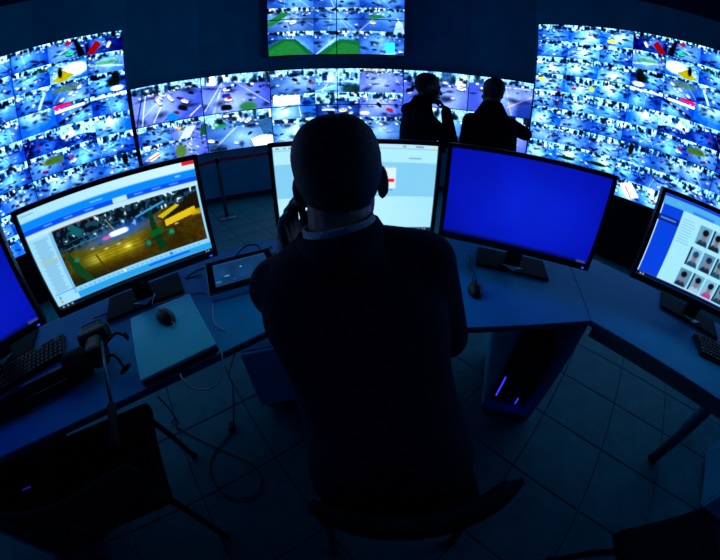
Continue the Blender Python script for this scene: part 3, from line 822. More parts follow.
# pictures for the desk monitors
def blue_desktop(seed):
    rng = np.random.default_rng(seed); im = Img(96, 54)
    n = vnoise(rng, 54, 96, 3, 5) * .6 + vnoise(rng, 54, 96, 7, 11) * .4
    g = np.clip(1.15 - np.hypot((im.X - .55) * 1.0, (im.Y - .55) * .8) * 1.1, 0, 1)
    k = (.72 + .28 * g + (n - .5) * .14)[..., None]
    im.a = np.array((.015, .055, .74)) * k + np.array((.01, .06, .02)) * (g[..., None] ** 2)
    im.rect(0, .965, 1, 1, (.01, .03, .22), .8)
    for i in range(3): im.rect(.925 + i * .022, .972, .938 + i * .022, .992, (.7, .8, .95), .8)
    return im.a
def white_browser():
    im = Img(240, 135, (.60, .86, .98))
    im.mix(np.clip(1 - np.hypot(im.X - .35, im.Y - .8) * 1.2, 0, 1), (.78, .95, 1.0), .8)
    im.rect(0, 0, 1, .055, (.70, .88, .95)); im.rect(0, .055, 1, .20, (.66, .90, 1.0))
    im.rect(0, .20, 1, .58, (.50, .78, .92)); im.rect(0, .045, 1, .055, (.55, .74, .86))
    for x, w in ((.02, .02), (.07, .012), (.10, .03), (.16, .03), (.78, .02), (.86, .05)): im.rect(x, .02, x + w, .032, (.25, .40, .52), .8)
    im.rect(.965, .018, .98, .04, (.85, .85, .3), .8)
    im.rect(.82, .145, .90, .16, (.35, .55, .70), .7)
    im.rect(.575, .25, .745, .49, (.82, .93, .98)); im.rect(.575, .25, .745, .26, (.62, .74, .80))
    im.rect(.60, .382, .735, .418, (.95, .08, .10))
    for i in range(4): im.rect(.625 + i * .028, .50, .64 + i * .028, .515, (.2, .5, .7), .8)
    for k in range(3): im.rect(.60, .29 + k * .03, .70, .295 + k * .03, (.6, .75, .82), .8)
    im.rect(0, .955, 1, 1, (.05, .12, .24))
    for x in (.02, .05, .08, .11): im.rect(x, .967, x + .014, .988, (.7, .8, .9), .8)
    for x in (.90, .915, .94, .955): im.rect(x, .967, x + .01, .988, (.7, .8, .9), .8)
    return im.a
def night_map():
    W, H = 288, 162
    im = Img(W, H, (.55, .80, .95)); rng = np.random.default_rng(77)
    im.rect(0, 0, 1, .085, (.62, .86, .98)); im.mix(np.clip(im.X * 1.2, 0, 1) * (im.Y < .085), (.85, .96, 1.0), .7)
    im.rect(.01, .03, .09, .04, (.3, .5, .7), .5); im.rect(.93, .0, 1.0, .04, (.85, .10, .15))
    im.rect(0, .095, 1, .165, (.03, .52, .98)); im.rect(0, .165, 1, .215, (.02, .30, .92)); im.rect(.52, .165, .60, .215, (.70, .88, .98))
    for x in (.12, .24, .36, .64, .74, .84): im.rect(x, .18, x + .05, .195, (.35, .65, 1.0), .8)
    im.rect(.40, .125, .47, .138, (.4, .75, 1.0), .9); im.rect(.88, .12, .91, .135, (.7, .85, 1), .8)
    im.rect(0, .215, 1, .26, (.72, .88, .96))
    im.rect(0, .26, .148, .96, (.60, .84, .96)); im.rect(.132, .26, .148, .90, (.45, .72, .9))
    for k in range(34):
        y = .29 + k * .016
        im.rect(.025 + (k % 3) * .006, y, .10 + rng.random() * .025, y + .006, (.22, .42, .62), .55)
    im.rect(.02, .50, .13, .512, (.85, .72, .35), .8); im.rect(.02, .84, .15, .85, (.1, .45, .9), .7)
    for k, c in enumerate(((.1, .4, .9), (.2, .7, .3), (.9, .7, .1), (.85, .2, .2))): im.rect(.03, .875 + k * .018, .042, .886 + k * .018, c)
    # the night street view
    x0, x1, y0, y1 = .15, .990, .265, .855
    w_, h_ = int((x1 - x0) * W), int((y1 - y0) * H)
    p = Img(w_, h_)
    n = vnoise(rng, h_, w_, 5, 9) * .5 + vnoise(rng, h_, w_, 16, 34) * .5
    fine = vnoise(rng, h_, w_, h_ // 3, w_ // 4)
    p.a = np.array((.36, .27, .02)) * (.10 + n[..., None] * .9 + fine[..., None] * .45)
    for (cx, cy, rx, ry, c, a) in ((.20, .68, .13, .17, (.80, .74, .06), .8), (.20, .68, .05, .07, (1, .98, .3), .8), (.45, .66, .09, .15, (.85, .80, .10), .7), (.45, .66, .02, .035, (1, 1, .5), .9), (.35, .52, .25, .08, (.42, .40, .04), .5), (.80, .80, .18, .2, (.16, .11, .01), .8), (.30, .95, .3, .12, (.14, .10, .01), .8), (.08, .85, .12, .3, (.02, .08, .04), .7)):
        p.ell(cx, cy, rx, ry, c, a, 0, .9)
    for k in range(9):
        yy = .5 + .05 * k
        p.line(.12, yy + .03 * rng.random(), .9, yy - .06 + .06 * rng.random(), .007, (.16, .11, .01), .6)
    for k in range(10):
        xx, yy = .2 + .7 * rng.random(), .47 + .12 * rng.random()
        p.pill(xx, yy, .035, .014, [(.8, .8, .7), (.1, .1, .1), (.5, .1, .08)][k % 3], .8, -.1)
    top = np.clip((.40 - .12 * p.X + .05 * np.sin(p.X * 14) - p.Y) * 20, 0, 1)
    q = vnoise(rng, h_, w_, 22, 70) * .6 + vnoise(rng, h_, w_, 9, 30) * .4; q2 = vnoise(rng, h_, w_, 6, 18)
    city = np.zeros((h_, w_, 3)) + np.array((.02, .06, .10))
    city = np.where((q > .50)[..., None], np.array((.10, .24, .32)), city); city = np.where((q > .74)[..., None], np.array((.80, .92, .95)), city)
    city = np.where(((q2 > .72) & (q > .4))[..., None], np.array((.05, .35, .40)), city)
    p.a = p.a * (1 - top[..., None]) + city * top[..., None]
    p.ell(.42, .39, .19, .10, (.10, .40, .95), .85, -.03, .8); p.pill(.42, .385, .17, .045, (.95, .99, 1.0), 1, -.03); p.line(.02, .36, .30, .34, .012, (.3, .6, .7), .8); p.line(.05, .27, .5, .2, .01, (.2, .45, .55), .7); p.ell(.33, .41, .03, .03, (.95, .35, .7), .8)
    p.line(.56, .24, .76, .12, .03, (.25, .65, .98), .9); p.line(.36, .12, .40, .34, .012, (.85, .8, .5), .8)
    p.poly([(.72, .42), (.80, .30), (1, .08), (1, .46), (.92, .34), (.80, .40)], (.10, .07, .02)); p.poly([(.70, .34), (.84, .22), (.86, .26), (.73, .40)], (.80, .70, .05))
    p.poly([(.74, .44), (.96, .34), (.97, .46), (.74, .55)], (.86, .74, .08)); p.rect(.93, .40, 1, .5, (.80, .66, .05), .8)
    p.poly([(.645, .20), (.665, .20), (.68, .55), (.71, .90), (.65, .95), (.63, .60)], (.02, .20, .08)); p.poly([(.61, .56), (.71, .52), (.72, .60), (.68, .64), (.62, .66)], (.03, .32, .12)); p.rect(.565, .67, .605, .80, (.04, .26, .17)); p.rect(.735, .60, .78, .73, (.05, .30, .19)); p.line(.585, .72, .75, .64, .02, (.02, .16, .07))
    p.rect(.575, .69, .605, .77, (.2, .6, .4), .6); p.rect(.75, .63, .78, .70, (.25, .65, .45), .6)
    p.poly([(.035, .45), (.06, .45), (.15, .98), (.10, 1.0), (.04, .72)], (.05, .24, .10)); p.ell(.09, .58, .02, .035, (.10, .45, .40)); p.line(.225, .62, .26, .95, .03, (.25, .18, .02), .8)
    iy, ix = int(y0 * H), int(x0 * W)
    im.a[iy:iy + h_, ix:ix + w_] = p.a
    im.rect(.15, .255, .42, .265, (.6, .1, .15), .8)
    im.rect(.15, .858, 1, .895, (.50, .80, .96)); im.rect(.15, .895, 1, .962, (.15, .62, .90)); im.rect(.60, .912, .86, .926, (.02, .25, .95))
    for k in range(26): im.rect(.17 + k * .03, .872, .182 + k * .03, .880, (.2, .35, .5), .7)
    im.rect(.74, .862, .76, .888, (.1, .4, .95)); im.rect(.45, .862, .465, .888, (.9, .95, 1))
    im.rect(0, .966, 1, 1, (.02, .05, .12))
    for x in (.02, .05, .08): im.rect(x, .975, x + .015, .993, (.7, .8, .9), .8)
    for x in (.955, .97): im.rect(x, .975, x + .01, .993, (.7, .8, .9), .8)
    return im.a
def portrait_page():
    im = Img(288, 162, (.62, .88, .98))
    im.rect(0, 0, 1, .035, (.05, .25, .85)); im.rect(0, .035, 1, .12, (.30, .66, .90)); im.rect(0, .12, .155, .955, (.03, .25, .85)); im.rect(.003, .12, .012, .955, (.75, .9, 1))
    im.rect(.22, .09, .38, .12, (.15, .50, .92)); im.rect(.10, .065, .13, .08, (.4, .8, .6), .8)
    im.rect(0, .24, .155, .31, (.03, .14, .55)); im.rect(.02, .265, .13, .28, (.5, .65, .9), .8)
    for k in range(9): im.rect(.17, .20 + k * .032, .25 + (k % 3) * .01, .207 + k * .032, (.35, .55, .70), .6)
    rng = np.random.default_rng(9)
    cols = [(.10, .20, .32), (.08, .13, .20), (.16, .28, .40), (.07, .12, .20), (.10, .24, .34), (.08, .16, .28), (.14, .26, .38), (.10, .14, .26), (.12, .28, .36), (.10, .18, .28), (.08, .14, .22), (.55, .20, .45), (.14, .14, .28), (.62, .76, .84), (.72, .22, .52)]
    k = 0
    for r in range(3):
        for c in range(7):
            x, y = .30 + c * .105 - r * .006, .19 + r * .265
            w_, h_ = .092, .215
            if x + w_ > .99: continue
            im.rect(x, y, x + w_, y + h_, [(.40, .62, .74), (.48, .72, .84), (.34, .54, .66)][(c + r) % 3])
            if (c + r) % 2: im.rect(x, y, x + .012, y + h_, (.06, .12, .2))
            cl = cols[k % len(cols)]; k += 1
            cx = x + w_ * (.45 + .15 * rng.random())
            im.ell(cx, y + h_ * .98, w_ * .42, h_ * .30, cl, 1, 0, .15)
            im.rect(x, y + h_, x + w_, y + h_ + .09, (.62, .88, .98))
            im.ell(cx, y + h_ * .50, w_ * .20, h_ * .27, (.48, .46, .52), 1, 0, .3)
            im.ell(cx, y + h_ * .30, w_ * .24, h_ * .17, cl if r == 1 else (.05, .06, .09), 1, 0, .2)
    im.rect(0, .955, 1, 1, (.02, .06, .22))
    for x in (.03, .05): im.rect(x, .968, x + .012, .988, (.8, .9, 1), .8)
    return im.a

def bk(x, y, yaw, d): return (x - math.sin(yaw) * d, y + math.cos(yaw) * d)
make_monitor(-.014, 1.045, .049, MZ, bk(-.014, 1.04, .049, .18), .049, white_browser(), 'monitor with a pale browser page and red button behind the seated head')
make_monitor(.623, .926, -.468, MZ, (.735, 1.085), -.42, blue_desktop(4), 'wide monitor with an empty blue desktop right of the seated man')
make_monitor(-.792, .679, .735, MZ, (-.925, .80), .70, night_map(), 'monitor showing a yellow night street view in a blue program window')
make_monitor(1.357, .497, -.75, 1.071, (1.64, .60), -.95, portrait_page(), 'monitor with rows of portrait photos beside a blue menu')
make_monitor(-1.272, .165, .955, MZ, (-1.50, .335), .80, blue_desktop(8), 'monitor with a blue desktop cut off by the left picture edge')

# ------------------------------------------------------------------ things on the desks
def keyboard(x, y, yaw, label):
    r = empty('keyboard', (x, y, DZ), yaw, label, 'keyboard')
    MB().add([(-.222, -.075, 0), (.222, -.075, 0), (.222, .075, 0), (-.222, .075, 0), (-.22, -.073, .012), (.22, -.073, .012), (.22, .073, .024), (-.22, .073, .024)],
             [(3, 2, 1, 0), (4, 5, 6, 7), (0, 1, 5, 4), (1, 2, 6, 5), (2, 3, 7, 6), (3, 0, 4, 7)]).build('body', M['black'], r, bevel=.002)
    mb = MB()
    for row in range(6):
        yy = -.058 + row * .0225
        for k in range(21):
            xx = -.207 + k * .0207
            if row == 0 and 4 <= k <= 9:
                if k != 6: continue
                mb.box((xx + .01, yy, .017 + .0005), (.12, .018, .008), bev=.002); continue
            if k in (15, 19) and row == 5: continue
            zz = .0165 + (yy + .073) / .146 * .012
            mb.add([(xx - .0088, yy - .0095, zz - .002), (xx + .0088, yy - .0095, zz - .002), (xx + .0088, yy + .0095, zz - .002), (xx - .0088, yy + .0095, zz - .002),
                    (xx - .0068, yy - .0075, zz + .005), (xx + .0068, yy - .0075, zz + .005), (xx + .0068, yy + .0075, zz + .006), (xx - .0068, yy + .0075, zz + .006)],
                   [(4, 5, 6, 7), (0, 1, 5, 4), (1, 2, 6, 5), (2, 3, 7, 6), (3, 0, 4, 7)])
    k = mb.build('keys', M['key'], r); k['kind'] = 'stuff'
    return r
keyboard(-1.258, .285, math.radians(50), 'black keyboard in front of the cut off blue monitor')
keyboard(1.588, .262, -.72, 'black keyboard at the picture edge before the portrait photo monitor')

def mouse(loc, yaw, label):
    r = empty('computer_mouse', loc, yaw, label, 'mouse')
    mb = MB().ell((0, 0, .004), (.031, .056, .032))
    for i, v in enumerate(mb.v):
        x, y, z = v; mb.v[i] = (x * (1 - .12 * (y > 0) * y / .056), y, max(z, 0.0))
    mb.build('shell', M['black'], r, True)
    MB().tube([(0, .006, .034), (0, .022, .0335), (0, .046, .021)], .0012, 6).build('button_seam', M['black_gloss'], r)
    w = MB().lathe([(.007, -.004), (.009, -.003), (.009, .003), (.007, .004)], 14, Matrix.Translation((0, .028, .029)) @ Matrix.Rotation(PI / 2, 4, 'Y')).build('scroll_wheel', M['grip'], r, True)
    return r
def spline(pts, n=8):
    pts = [Vector(p) for p in pts]; out = []
    P = [pts[0] * 2 - pts[1]] + pts + [pts[-1] * 2 - pts[-2]]
    for i in range(1, len(P) - 2):
        for k in range(n):
            t = k / n
            out.append(.5 * ((2 * P[i]) + (P[i + 1] - P[i - 1]) * t + (2 * P[i - 1] - 5 * P[i] + 4 * P[i + 1] - P[i + 2]) * t * t + (3 * P[i] - P[i - 1] - 3 * P[i + 1] + P[i + 2]) * t ** 3))
    return out + [pts[-1]]
def cable(pts, r, m, label, name='cable', n=6):
    q = [Vector((p.x, p.y, max(p.z, r + .0005))) for p in spline(pts)]
    return tag(MB().tube(q, r, n).build(name, m, None, True), label, 'cable')
m1 = mouse((.452, .853, DZ), -.25, 'black mouse lying on the desk right of the seated man')
MB().tube(spline([(0, .054, .012), (-.004, .09, .004), (.012, .14, .003), (-.008, .21, .003), (.01, .28, .003), (.0, .33, .003)]), .0022, 6).build('cord', M['black_cable'], m1, True)
# closed laptop with a mouse on its lid
lp = empty('laptop', (-.632, .572, DZ), math.atan2(-.259, .243), 'closed silver laptop on the desk edge left of the seated man', 'laptop')
MB().box((0, 0, .013), (.355, .25, .018), bev=.006).build('base', M['black'], lp)
MB().box((0, 0, .0285), (.355, .25, .012), bev=.005).build('lid', M['alu'], lp)
for sx in (-1, 1):
    for sy in (-1, 1):
        f = MB().lathe([(.008, 0), (.008, .005)], 12).build('foot', M['grip'], lp); f.location = (sx * .15, sy * .10, 0)
m2 = mouse((-.672, .628, DZ + .0345), math.radians(-120), 'black mouse resting on the closed silver laptop lid')
MB().tube(spline([(0, .054, .012), (.0, .066, .008), (.012, .072, .004)]), .0022, 6).build('cord', M['white_cable'], m2, True)
# console: touch screen with a joystick block
cy = math.atan2(.15, .26)
cs = empty('control_console', (-.492, .948, DZ), cy, 'black control console with touch screen and joystick beside the laptop', 'console')
Tt = Matrix.Translation((0, 0, .031)) @ Matrix.Rotation(math.radians(7), 4, 'X')
MB().box((0, 0, 0), (.300, .235, .03), Tt, bev=.005).build('body', M['alu'], cs)
MB().box((0, 0, .017), (.295, .23, .006), Tt, bev=.002).build('glass', M['black_gloss'], cs)
def console_pic():
    im = Img(64, 40, (.05, .20, .36)); rng = np.random.default_rng(3)
    im.a *= (.75 + .5 * vnoise(rng, 40, 64, 4, 6))[..., None]
    im.rect(0, 0, 1, .06, (.06, .28, .52)); im.rect(0, .06, .10, 1, (.05, .22, .42))
    im.rect(.18, .62, .27, .66, (.4, .65, .8)); im.ell(.50, .38, .02, .03, (.4, .65, .8)); im.rect(.02, .8, .12, .84, (.25, .5, .7)); im.ell(.34, .84, .02, .03, (.05, .3, .75))
    return im.a
me = grid_mesh('display', .235, .160, console_pic(), 0, -.1175, -.080)
Rm = Tt @ Matrix.Translation((0, 0, .0204)) @ Matrix.Rotation(-PI / 2, 4, 'X')
for v in me.vertices: v.co = Rm @ v.co
link('display', me, M['screen'], cs)
MB().box((.212, .05, .018), (.115, .14, .036), bev=.006).build('joystick_block', M['black'], cs)
js = MB().lathe([(.030, .036), (.028, .046), (.018, .060), (.012, .075), (.011, .085), (.018, .092), (.021, .105), (.020, .122), (.012, .132), (.002, .134)], 18).build('joystick', M['black_matte'], cs, True)
js.location = (.205, .06, 0)
cable([(-.60, 1.13, DZ + .02), (-.56, 1.17, DZ + .05), (-.50, 1.18, DZ + .05), (-.47, 1.15, DZ + .02), (-.47, 1.20, DZ + .003), (-.46, 1.27, DZ + .003)], .004, M['black_cable'], 'looped black cable behind the touch screen console')
cable([(-.70, .92, DZ + .02), (-.72, .98, DZ + .004), (-.79, .95, DZ + .003), (-.76, 1.03, DZ + .003), (-.66, 1.08, DZ + .003)], .0025, M['black_cable'], 'thin black cable between the night street monitor and the console')
cable([(-.86, .80, DZ + .02), (-.82, .735, DZ + .012), (-.74, .80, DZ + .004), (-.64, .84, DZ + .003), (-.57, .79, DZ + .003), (-.50, .66, DZ + .003), (-.44, .62, DZ + .003)], .0022, M['white_cable'], 'thin white cable curving on the desk behind the laptop')
cable([(-.502, .419, DZ + .013), (-.487, .404, DZ + .012), (-.462, .395, DZ - .012), (-.415, .415, DZ - .03), (-.392, .46, DZ - .02), (-.40, .50, DZ + .004), (-.412, .525, DZ + .013)], .0024, M['white_cable'], 'white cable looping from the laptop front over the desk edge')
cable([(-1.10, .62, DZ + .01), (-1.05, .68, DZ + .003), (-1.02, .78, DZ + .003), (-1.05, .88, DZ + .003)], .003, M['black_cable'], 'black cable on the desk between the two leftmost monitors')

# tripod lying folded on the desk
tr = empty('tripod', (-.845, .385, DZ), math.atan2(.269, .28), 'black folded tripod with pan head lying on the desk before the keyboard', 'tripod')
for k, (oy, oz) in enumerate(((-.022, .02), (.022, .02), (0, .055))):
    lg = MB().tube([(-.06, oy, oz), (-.50, oy * 1.1, oz)], .017, 12).tube([(-.50, oy * 1.1, oz), (-.66, oy * 1.1, oz)], .012, 10).build('leg', M['black'], tr, True)
    MB().box((-.30, oy * 1.05, oz), (.05, .036, .036), bev=.006).build('leg_lock', M['black_matte'], lg)
    MB().box((-.50, oy * 1.1, oz), (.03, .034, .034), bev=.006).build('leg_lock', M['black_matte'], lg)
    MB().lathe([(.013, 0), (.016, .01), (.012, .03)], 10, Matrix.Translation((-.69, oy * 1.1, oz)) @ Matrix.Rotation(PI / 2, 4, 'Y')).build('rubber_foot', M['grip'], lg)
MB().lathe([(.045, -.08), (.05, -.06), (.05, -.01), (.035, 0), (.03, .03)], 18, Matrix.Translation((0, 0, .052)) @ Matrix.Rotation(PI / 2, 4, 'Y')).build('collar', M['black_matte'], tr, True)
hd = MB()
hd.box((.035, .02, .055), (.06, .09, .08), bev=.015)
hd.lathe([(.026, -.055), (.032, -.05), (.032, .05), (.026, .055)], 18, Matrix.Translation((.035, .075, .075)) @ Matrix.Rotation(PI / 2, 4, 'Y'))
hd.box((.03, .095, .075), (.085, .05, .06), bev=.012)
hd.build('pan_head', M['black'], tr)
MB().box((.03, .125, .075), (.075, .014, .055), bev=.004).build('camera_plate', M['black_matte'], tr)
inv = (Matrix.Translation(tr.location) @ Matrix.Rotation(tr.rotation_euler.z, 4, 'Z')).inverted()
hA, hm, hB = inv @ Vector((-.800, .437, DZ + .085)), inv @ Vector((-.640, .264, DZ + .042)), inv @ Vector((-.562, .160, DZ + .028))
hn = MB().tube([hA, hm], .0055, 10).build('pan_handle', M['steel'], tr, True)
MB().tube([hm, hm.lerp(hB, .06), hm.lerp(hB, .5), hm.lerp(hB, .94), hB], [.009, .013, .012, .014, .010], 12).build('grip', M['grip'], hn, True)
for (p, q) in ((Vector((-.815, .44, DZ + .06)), Vector((-.768, .510, DZ + .05))), (Vector((-.80, .41, DZ + .04)), Vector((-.690, .393, DZ + .03)))):
    p, q = inv @ p, inv @ q; mdl = p.lerp(q, .5) + Vector((.012, .012, .018))
    lv = MB().tube(spline([p, mdl, q]), .0055, 8).build('lever', M['black'], tr, True)
    d_ = (q - p).normalized(); n_ = Vector((-d_.y, d_.x, 0)) * .022
    MB().tube([q - n_, q - n_ * .5, q + n_ * .5, q + n_], [.005, .008, .008, .005], 8).build('knob', M['black_matte'], lv, True)
# cables on the floor and hanging from the desk
cable([(-.60, .375, DZ - .06), (-.66, .42, .52), (-.80, .50, .25), (-1.00, .62, .03), (-1.018, .604, .006), (-.816, .544, .005), (-.571, .484, .005), (-.467, .437, .005), (-.438, .366, .005), (-.462, .312, .005), (-.515, .290, .005)], .003, M['black_cable'], 'black cable hanging from the laptop and trailing across the tiles')
cable([(-.47, .80, DZ - .03), (-.52, .79, .5), (-.68, .84, .2), (-.74, .90, .008), (-.663, .648, .005), (-.715, .476, .005), (-.691, .373, .005), (-.613, .302, .005), (-.525, .279, .005)], .003, M['black_cable'], 'black cable with a plug on the floor beside the pedestal')
tag(MB().box((-.663, .648, .014), (.03, .05, .024), rz=.3, bev=.006).build('cable_plug', M['black']), 'small black plug block on the tiles beside the pedestal', 'plug')

# ------------------------------------------------------------------ visitor chairs: fabric pads on a black tube frame
def make_chair(x, y, yaw, label):
    """origin on the floor under the seat, facing local +y"""
    r = empty('visitor_chair', (x, y, 0), yaw, label, 'chair', 'black visitor chairs')
    st = MB()
    n = 9; vs = []; fs = []
    seat = MB().box((0, .01, .43), (.47, .43, .06), bev=.028)
    for i, v in enumerate(seat.v):
        px, py, pz = v; seat.v[i] = (px * (1 - .06 * (py < 0)), py, pz - .008 * (abs(px) < .12) * (pz > .44) - .02 * max(0, py - .15))
    seat.build('seat', M['fabric'], r, True)
    # backrest: bowed pad, open towards the sitter
    K, J = 14, 7
    def bp(u, v, side):
        a = u * .62
        xx = .235 * math.sin(a) / math.sin(.62); bow = -.060 * (math.cos(a) - math.cos(.62)) / (1 - math.cos(.62))
        zz = .47 + v * .24 - .03 * (abs(u) ** 4) * (1 if v > .5 else -1)
        th = .026 * (1 - .55 * abs(2 * v - 1) ** 4) * (1 - .4 * abs(u) ** 6)
        return (xx, -.165 + bow - .03 * v + side * th, zz)
    mb = MB(); vs = []
    for side in (-1, 1):
        for j in range(J + 1):
            for i in range(K + 1): vs.append(bp(-1 + 2 * i / K, j / J, side))
    fs = []; S = (K + 1) * (J + 1)
    for j in range(J):
        for i in range(K):
            a = j * (K + 1) + i
            fs += [(a, a + 1, a + K + 2, a + K + 1), (S + a, S + a + K + 1, S + a + K + 2, S + a + 1)]
    for i in range(K):
        fs += [(i, S + i, S + i + 1, i + 1), (J * (K + 1) + i, J * (K + 1) + i + 1, S + J * (K + 1) + i + 1, S + J * (K + 1) + i)]
    for j in range(J):
        a, b = j * (K + 1), (j + 1) * (K + 1)
        fs += [(a, b, S + b, S + a), (a + K, S + a + K, S + b + K, b + K)]
    mb.add(vs, fs).build('backrest', M['fabric'], r, True)
    for s in (-1, 1):
        MB().tube(spline([(s * .235, .20, 0), (s * .225, .185, .25), (s * .215, .16, .41)]), .013, 10).build('leg', M['tubeblk'], r, True)
        MB().tube(spline([(s * .228, -.235, 0), (s * .222, -.20, .22), (s * .218, -.19, .44), (s * .212, -.205, .55), (s * .205, -.215, .63)]), .013, 10).build('leg', M['tubeblk'], r, True)
        for yy in (.20, -.235):
            MB().lathe([(.017, 0), (.017, .02), (.014, .024)], 12, Matrix.Translation((s * (.235 if yy > 0 else .228), yy, 0))).build('foot_cap', M['grip'], r)
        MB().tube([(s * .216, .16, .41), (s * .217, -.19, .41)], .011, 8).build('seat_rail', M['tubeblk'], r, True)
    MB().tube([(-.216, .14, .405), (.216, .14, .405)], .010, 8).build('cross_bar', M['tubeblk'], r, True)
    MB().tube([(-.216, -.17, .405), (.216, -.17, .405)], .010, 8).build('cross_bar', M['tubeblk'], r, True)
    return r
make_chair(.122, .345, math.radians(2), 'black chair with bowed backrest that the seated man is using')
f_ = Vector((-.85, .53)).normalized()
yawL = math.atan2(-f_.x, f_.y)
make_chair(-.875, .150, math.radians(39), 'empty black chair turned aside at the desk wing below the tripod')
make_chair(.945, -.305, math.radians(-13), 'empty black chair cut off by the bottom edge below the desk leg')

# ------------------------------------------------------------------ people
def head_frame(loc, yaw, nod=0.0, roll=0.0):
    return Matrix.Translation(loc) @ Matrix.Rotation(yaw, 4, 'Z') @ Matrix.Rotation(roll, 4, 'Y') @ Matrix.Rotation(-nod, 4, 'X')
def boxy(p):
    e = 2.0 + .45 * min(1.0, max(0.0, p[2] + .15) / .4)
    n = (abs(p[0]) ** e + abs(p[1]) ** e + abs(p[2]) ** e) ** (1 / e)
    return (p[0] / n, p[1] / n, p[2] / n)
def add_head(mb, Hm):
    """x right, y forward, z up; origin at ear height"""
    sk = MB().ell((0, 0, 0), (1, 1, 1), None, 28, 20)
    mb.add([(lambda q: (q[0] * .074, -.010 + q[1] * .096, .030 + q[2] * .088))(boxy(p)) for p in sk.v], sk.f, Hm)
    mb.ell((0, .022, -.030), (.062, .076, .082), Hm, 18, 12)
    mb.ell((0, .050, -.086), (.040, .042, .030), Hm)
    mb.ell((0, .078, .018), (.050, .022, .018), Hm)
    mb.cap((0, .094, .005), (0, .112, -.028), .008, .013, 10, Hm)
    mb.ell((0, .092, -.060), (.024, .012, .010), Hm)
    mb.ell((0, .098, -.056), (.020, .006, .005), Hm); mb.ell((0, .097, -.066), (.018, .006, .005), Hm)
    for s in (-1, 1):
        mb.ell((s * .0775, -.008, -.004), (.008, .018, .030), Hm, R=Matrix.Rotation(s * .30, 4, 'Z'))
        mb.ell((s * .074, -.002, -.026), (.008, .011, .012), Hm)
        mb.ell((s * .044, .062, -.022), (.020, .020, .018), Hm)
def add_hair(Hm, parent, m, nape=-.048):
    """close-cropped cap over the skull, open at the face and round the ears"""
    bm = bmesh.new()
    bmesh.ops.create_uvsphere(bm, u_segments=48, v_segments=36, radius=1)
    kill = []
    rnd = random.Random(2)
    for v in bm.verts:
        d = Vector(boxy(v.co))
        p = Vector((d.x * .0775, -.011 + d.y * .0995, .030 + d.z * .0925))
        lim = nape if p.y < -.02 else (nape + (p.y + .02) * 2.6)
        if p.y > .03: lim = max(lim, .055 + (p.y - .03) * .25)
        if abs(p.x) > .05 and -.035 < p.y < .02 and p.z < .018: lim = max(lim, .02)
        if p.z < lim: kill.append(v)
        v.co = p * (1 + rnd.uniform(-.006, .006))
    bmesh.ops.delete(bm, geom=kill, context='VERTS')
    me = bpy.data.meshes.new('hair'); bm.to_mesh(me); bm.free()
    me.transform(Hm)
    o = link('hair', me, m, parent, True)
    md = o.modifiers.new('solidify', 'SOLIDIFY'); md.thickness = .006; md.offset = -1
    return o
def add_eyes(Hm, parent):
    for s in (-1, 1):
        MB().ell((s * .031, .078, .000), (.012, .010, .009), Hm).build('eye', M['eye'], parent, True)
def hand(mb, wrist, palm_dir, normal, side, curl=.9, scale=1.0, thumb_out=.8):
    """palm and five bent fingers; normal points out of the palm, side (+1/-1) is where the thumb sits"""
    w = Vector(wrist); d = Vector(palm_dir).normalized(); n = Vector(normal); n = (n - d * n.dot(d)).normalized(); s = d.cross(n) * side
    L = .085 * scale
    for k in range(4):
        o = (k - 1.5) * .0205 * scale
        mb.cap(w + s * o * .6, w + d * L + s * o, .014 * scale, .0115 * scale, 8)
    lens = [.068, .078, .073, .056]
    for k in range(4):
        o = (1.5 - k) * .0215 * scale
        p = w + d * L + s * o; a = curl * .35
        l = lens[k] * scale
        for seg, fr in enumerate((.45, .32, .23)):
            v = d * math.cos(a) + n * math.sin(a)
            q = p + v * (l * fr)
            mb.cap(p, q, (.0084 - .0008 * seg) * scale, (.0080 - .0008 * seg) * scale, 8); p = q; a += curl * .75
    p = w + d * (.025 * scale) + s * .028 * scale; q = p + (d * .6 + s * thumb_out * .7 + n * .35).normalized() * .040 * scale
    mb.cap(p, q, .013 * scale, .0105 * scale, 8); t = q + (d * .85 + n * .5).normalized() * .032 * scale
    mb.cap(q, t, .0105 * scale, .009 * scale, 8)

# --- seated man in a dark suit, phone at his ear
op = empty('person', (.08, .36, 0), 0, 'seated man in a dark suit holding a phone to his ear, seen from behind', 'person')
op_inv = Matrix.Translation((-.08, -.36, 0))
def under(o, root):
    o.parent = root; o.matrix_parent_inverse = Matrix.Translation(-Vector(root.location)); return o
Hm = head_frame((-.036, .505, 1.195), .04, .10, -.12)
b = MB()
add_head(b, Hm)
b.cap((-.040, .485, 1.17), (-.030, .452, 1.07), .056, .062, 16)
b.loft([(.085, .31, .50, .17, .11, 0), (.07, .32, .65, .155, .10, 0), (.04, .36, .82, .145, .095, 0), (0, .42, .98, .16, .09, 0), (-.02, .447, 1.05, .13, .07, 0), (-.03, .452, 1.09, .07, .06, 0)])
shL, elL, wrL = Vector((-.160, .455, 1.002)), Vector((-.230, .650, .800)), Vector((-.152, .550, 1.045))
shR, elR, wrR = Vector((.118, .455, 1.054)), Vector((.232, .520, .800)), Vector((.135, .735, .760))
for a_, e_, w_ in ((shL, elL, wrL), (shR, elR, wrR)):
    b.cap(a_, e_, .046, .038, 12); b.cap(e_, w_, .037, .026, 12)
hL, kL, aL = Vector((.00, .34, .545)), Vector((-.03, .70, .53)), Vector((-.03, .74, .09))
hR, kR, aR = Vector((.17, .33, .545)), Vector((.21, .70, .53)), Vector((.22, .76, .09))
for h2, k2, a2 in ((hL, kL, aL), (hR, kR, aR)):
    b.cap(h2, k2, .075, .052, 14); b.cap(k2, a2, .050, .034, 12)
hand(b, wrL, (.01, -.045, .13), (.9, -.25, 0), 1, .55, .94)
hand(b, wrR, (-.4, .9, -.12), (0, 0, -1), -1, .35, .95)
under(b.skin('body', M['skin'], op, .0042, 3), op)
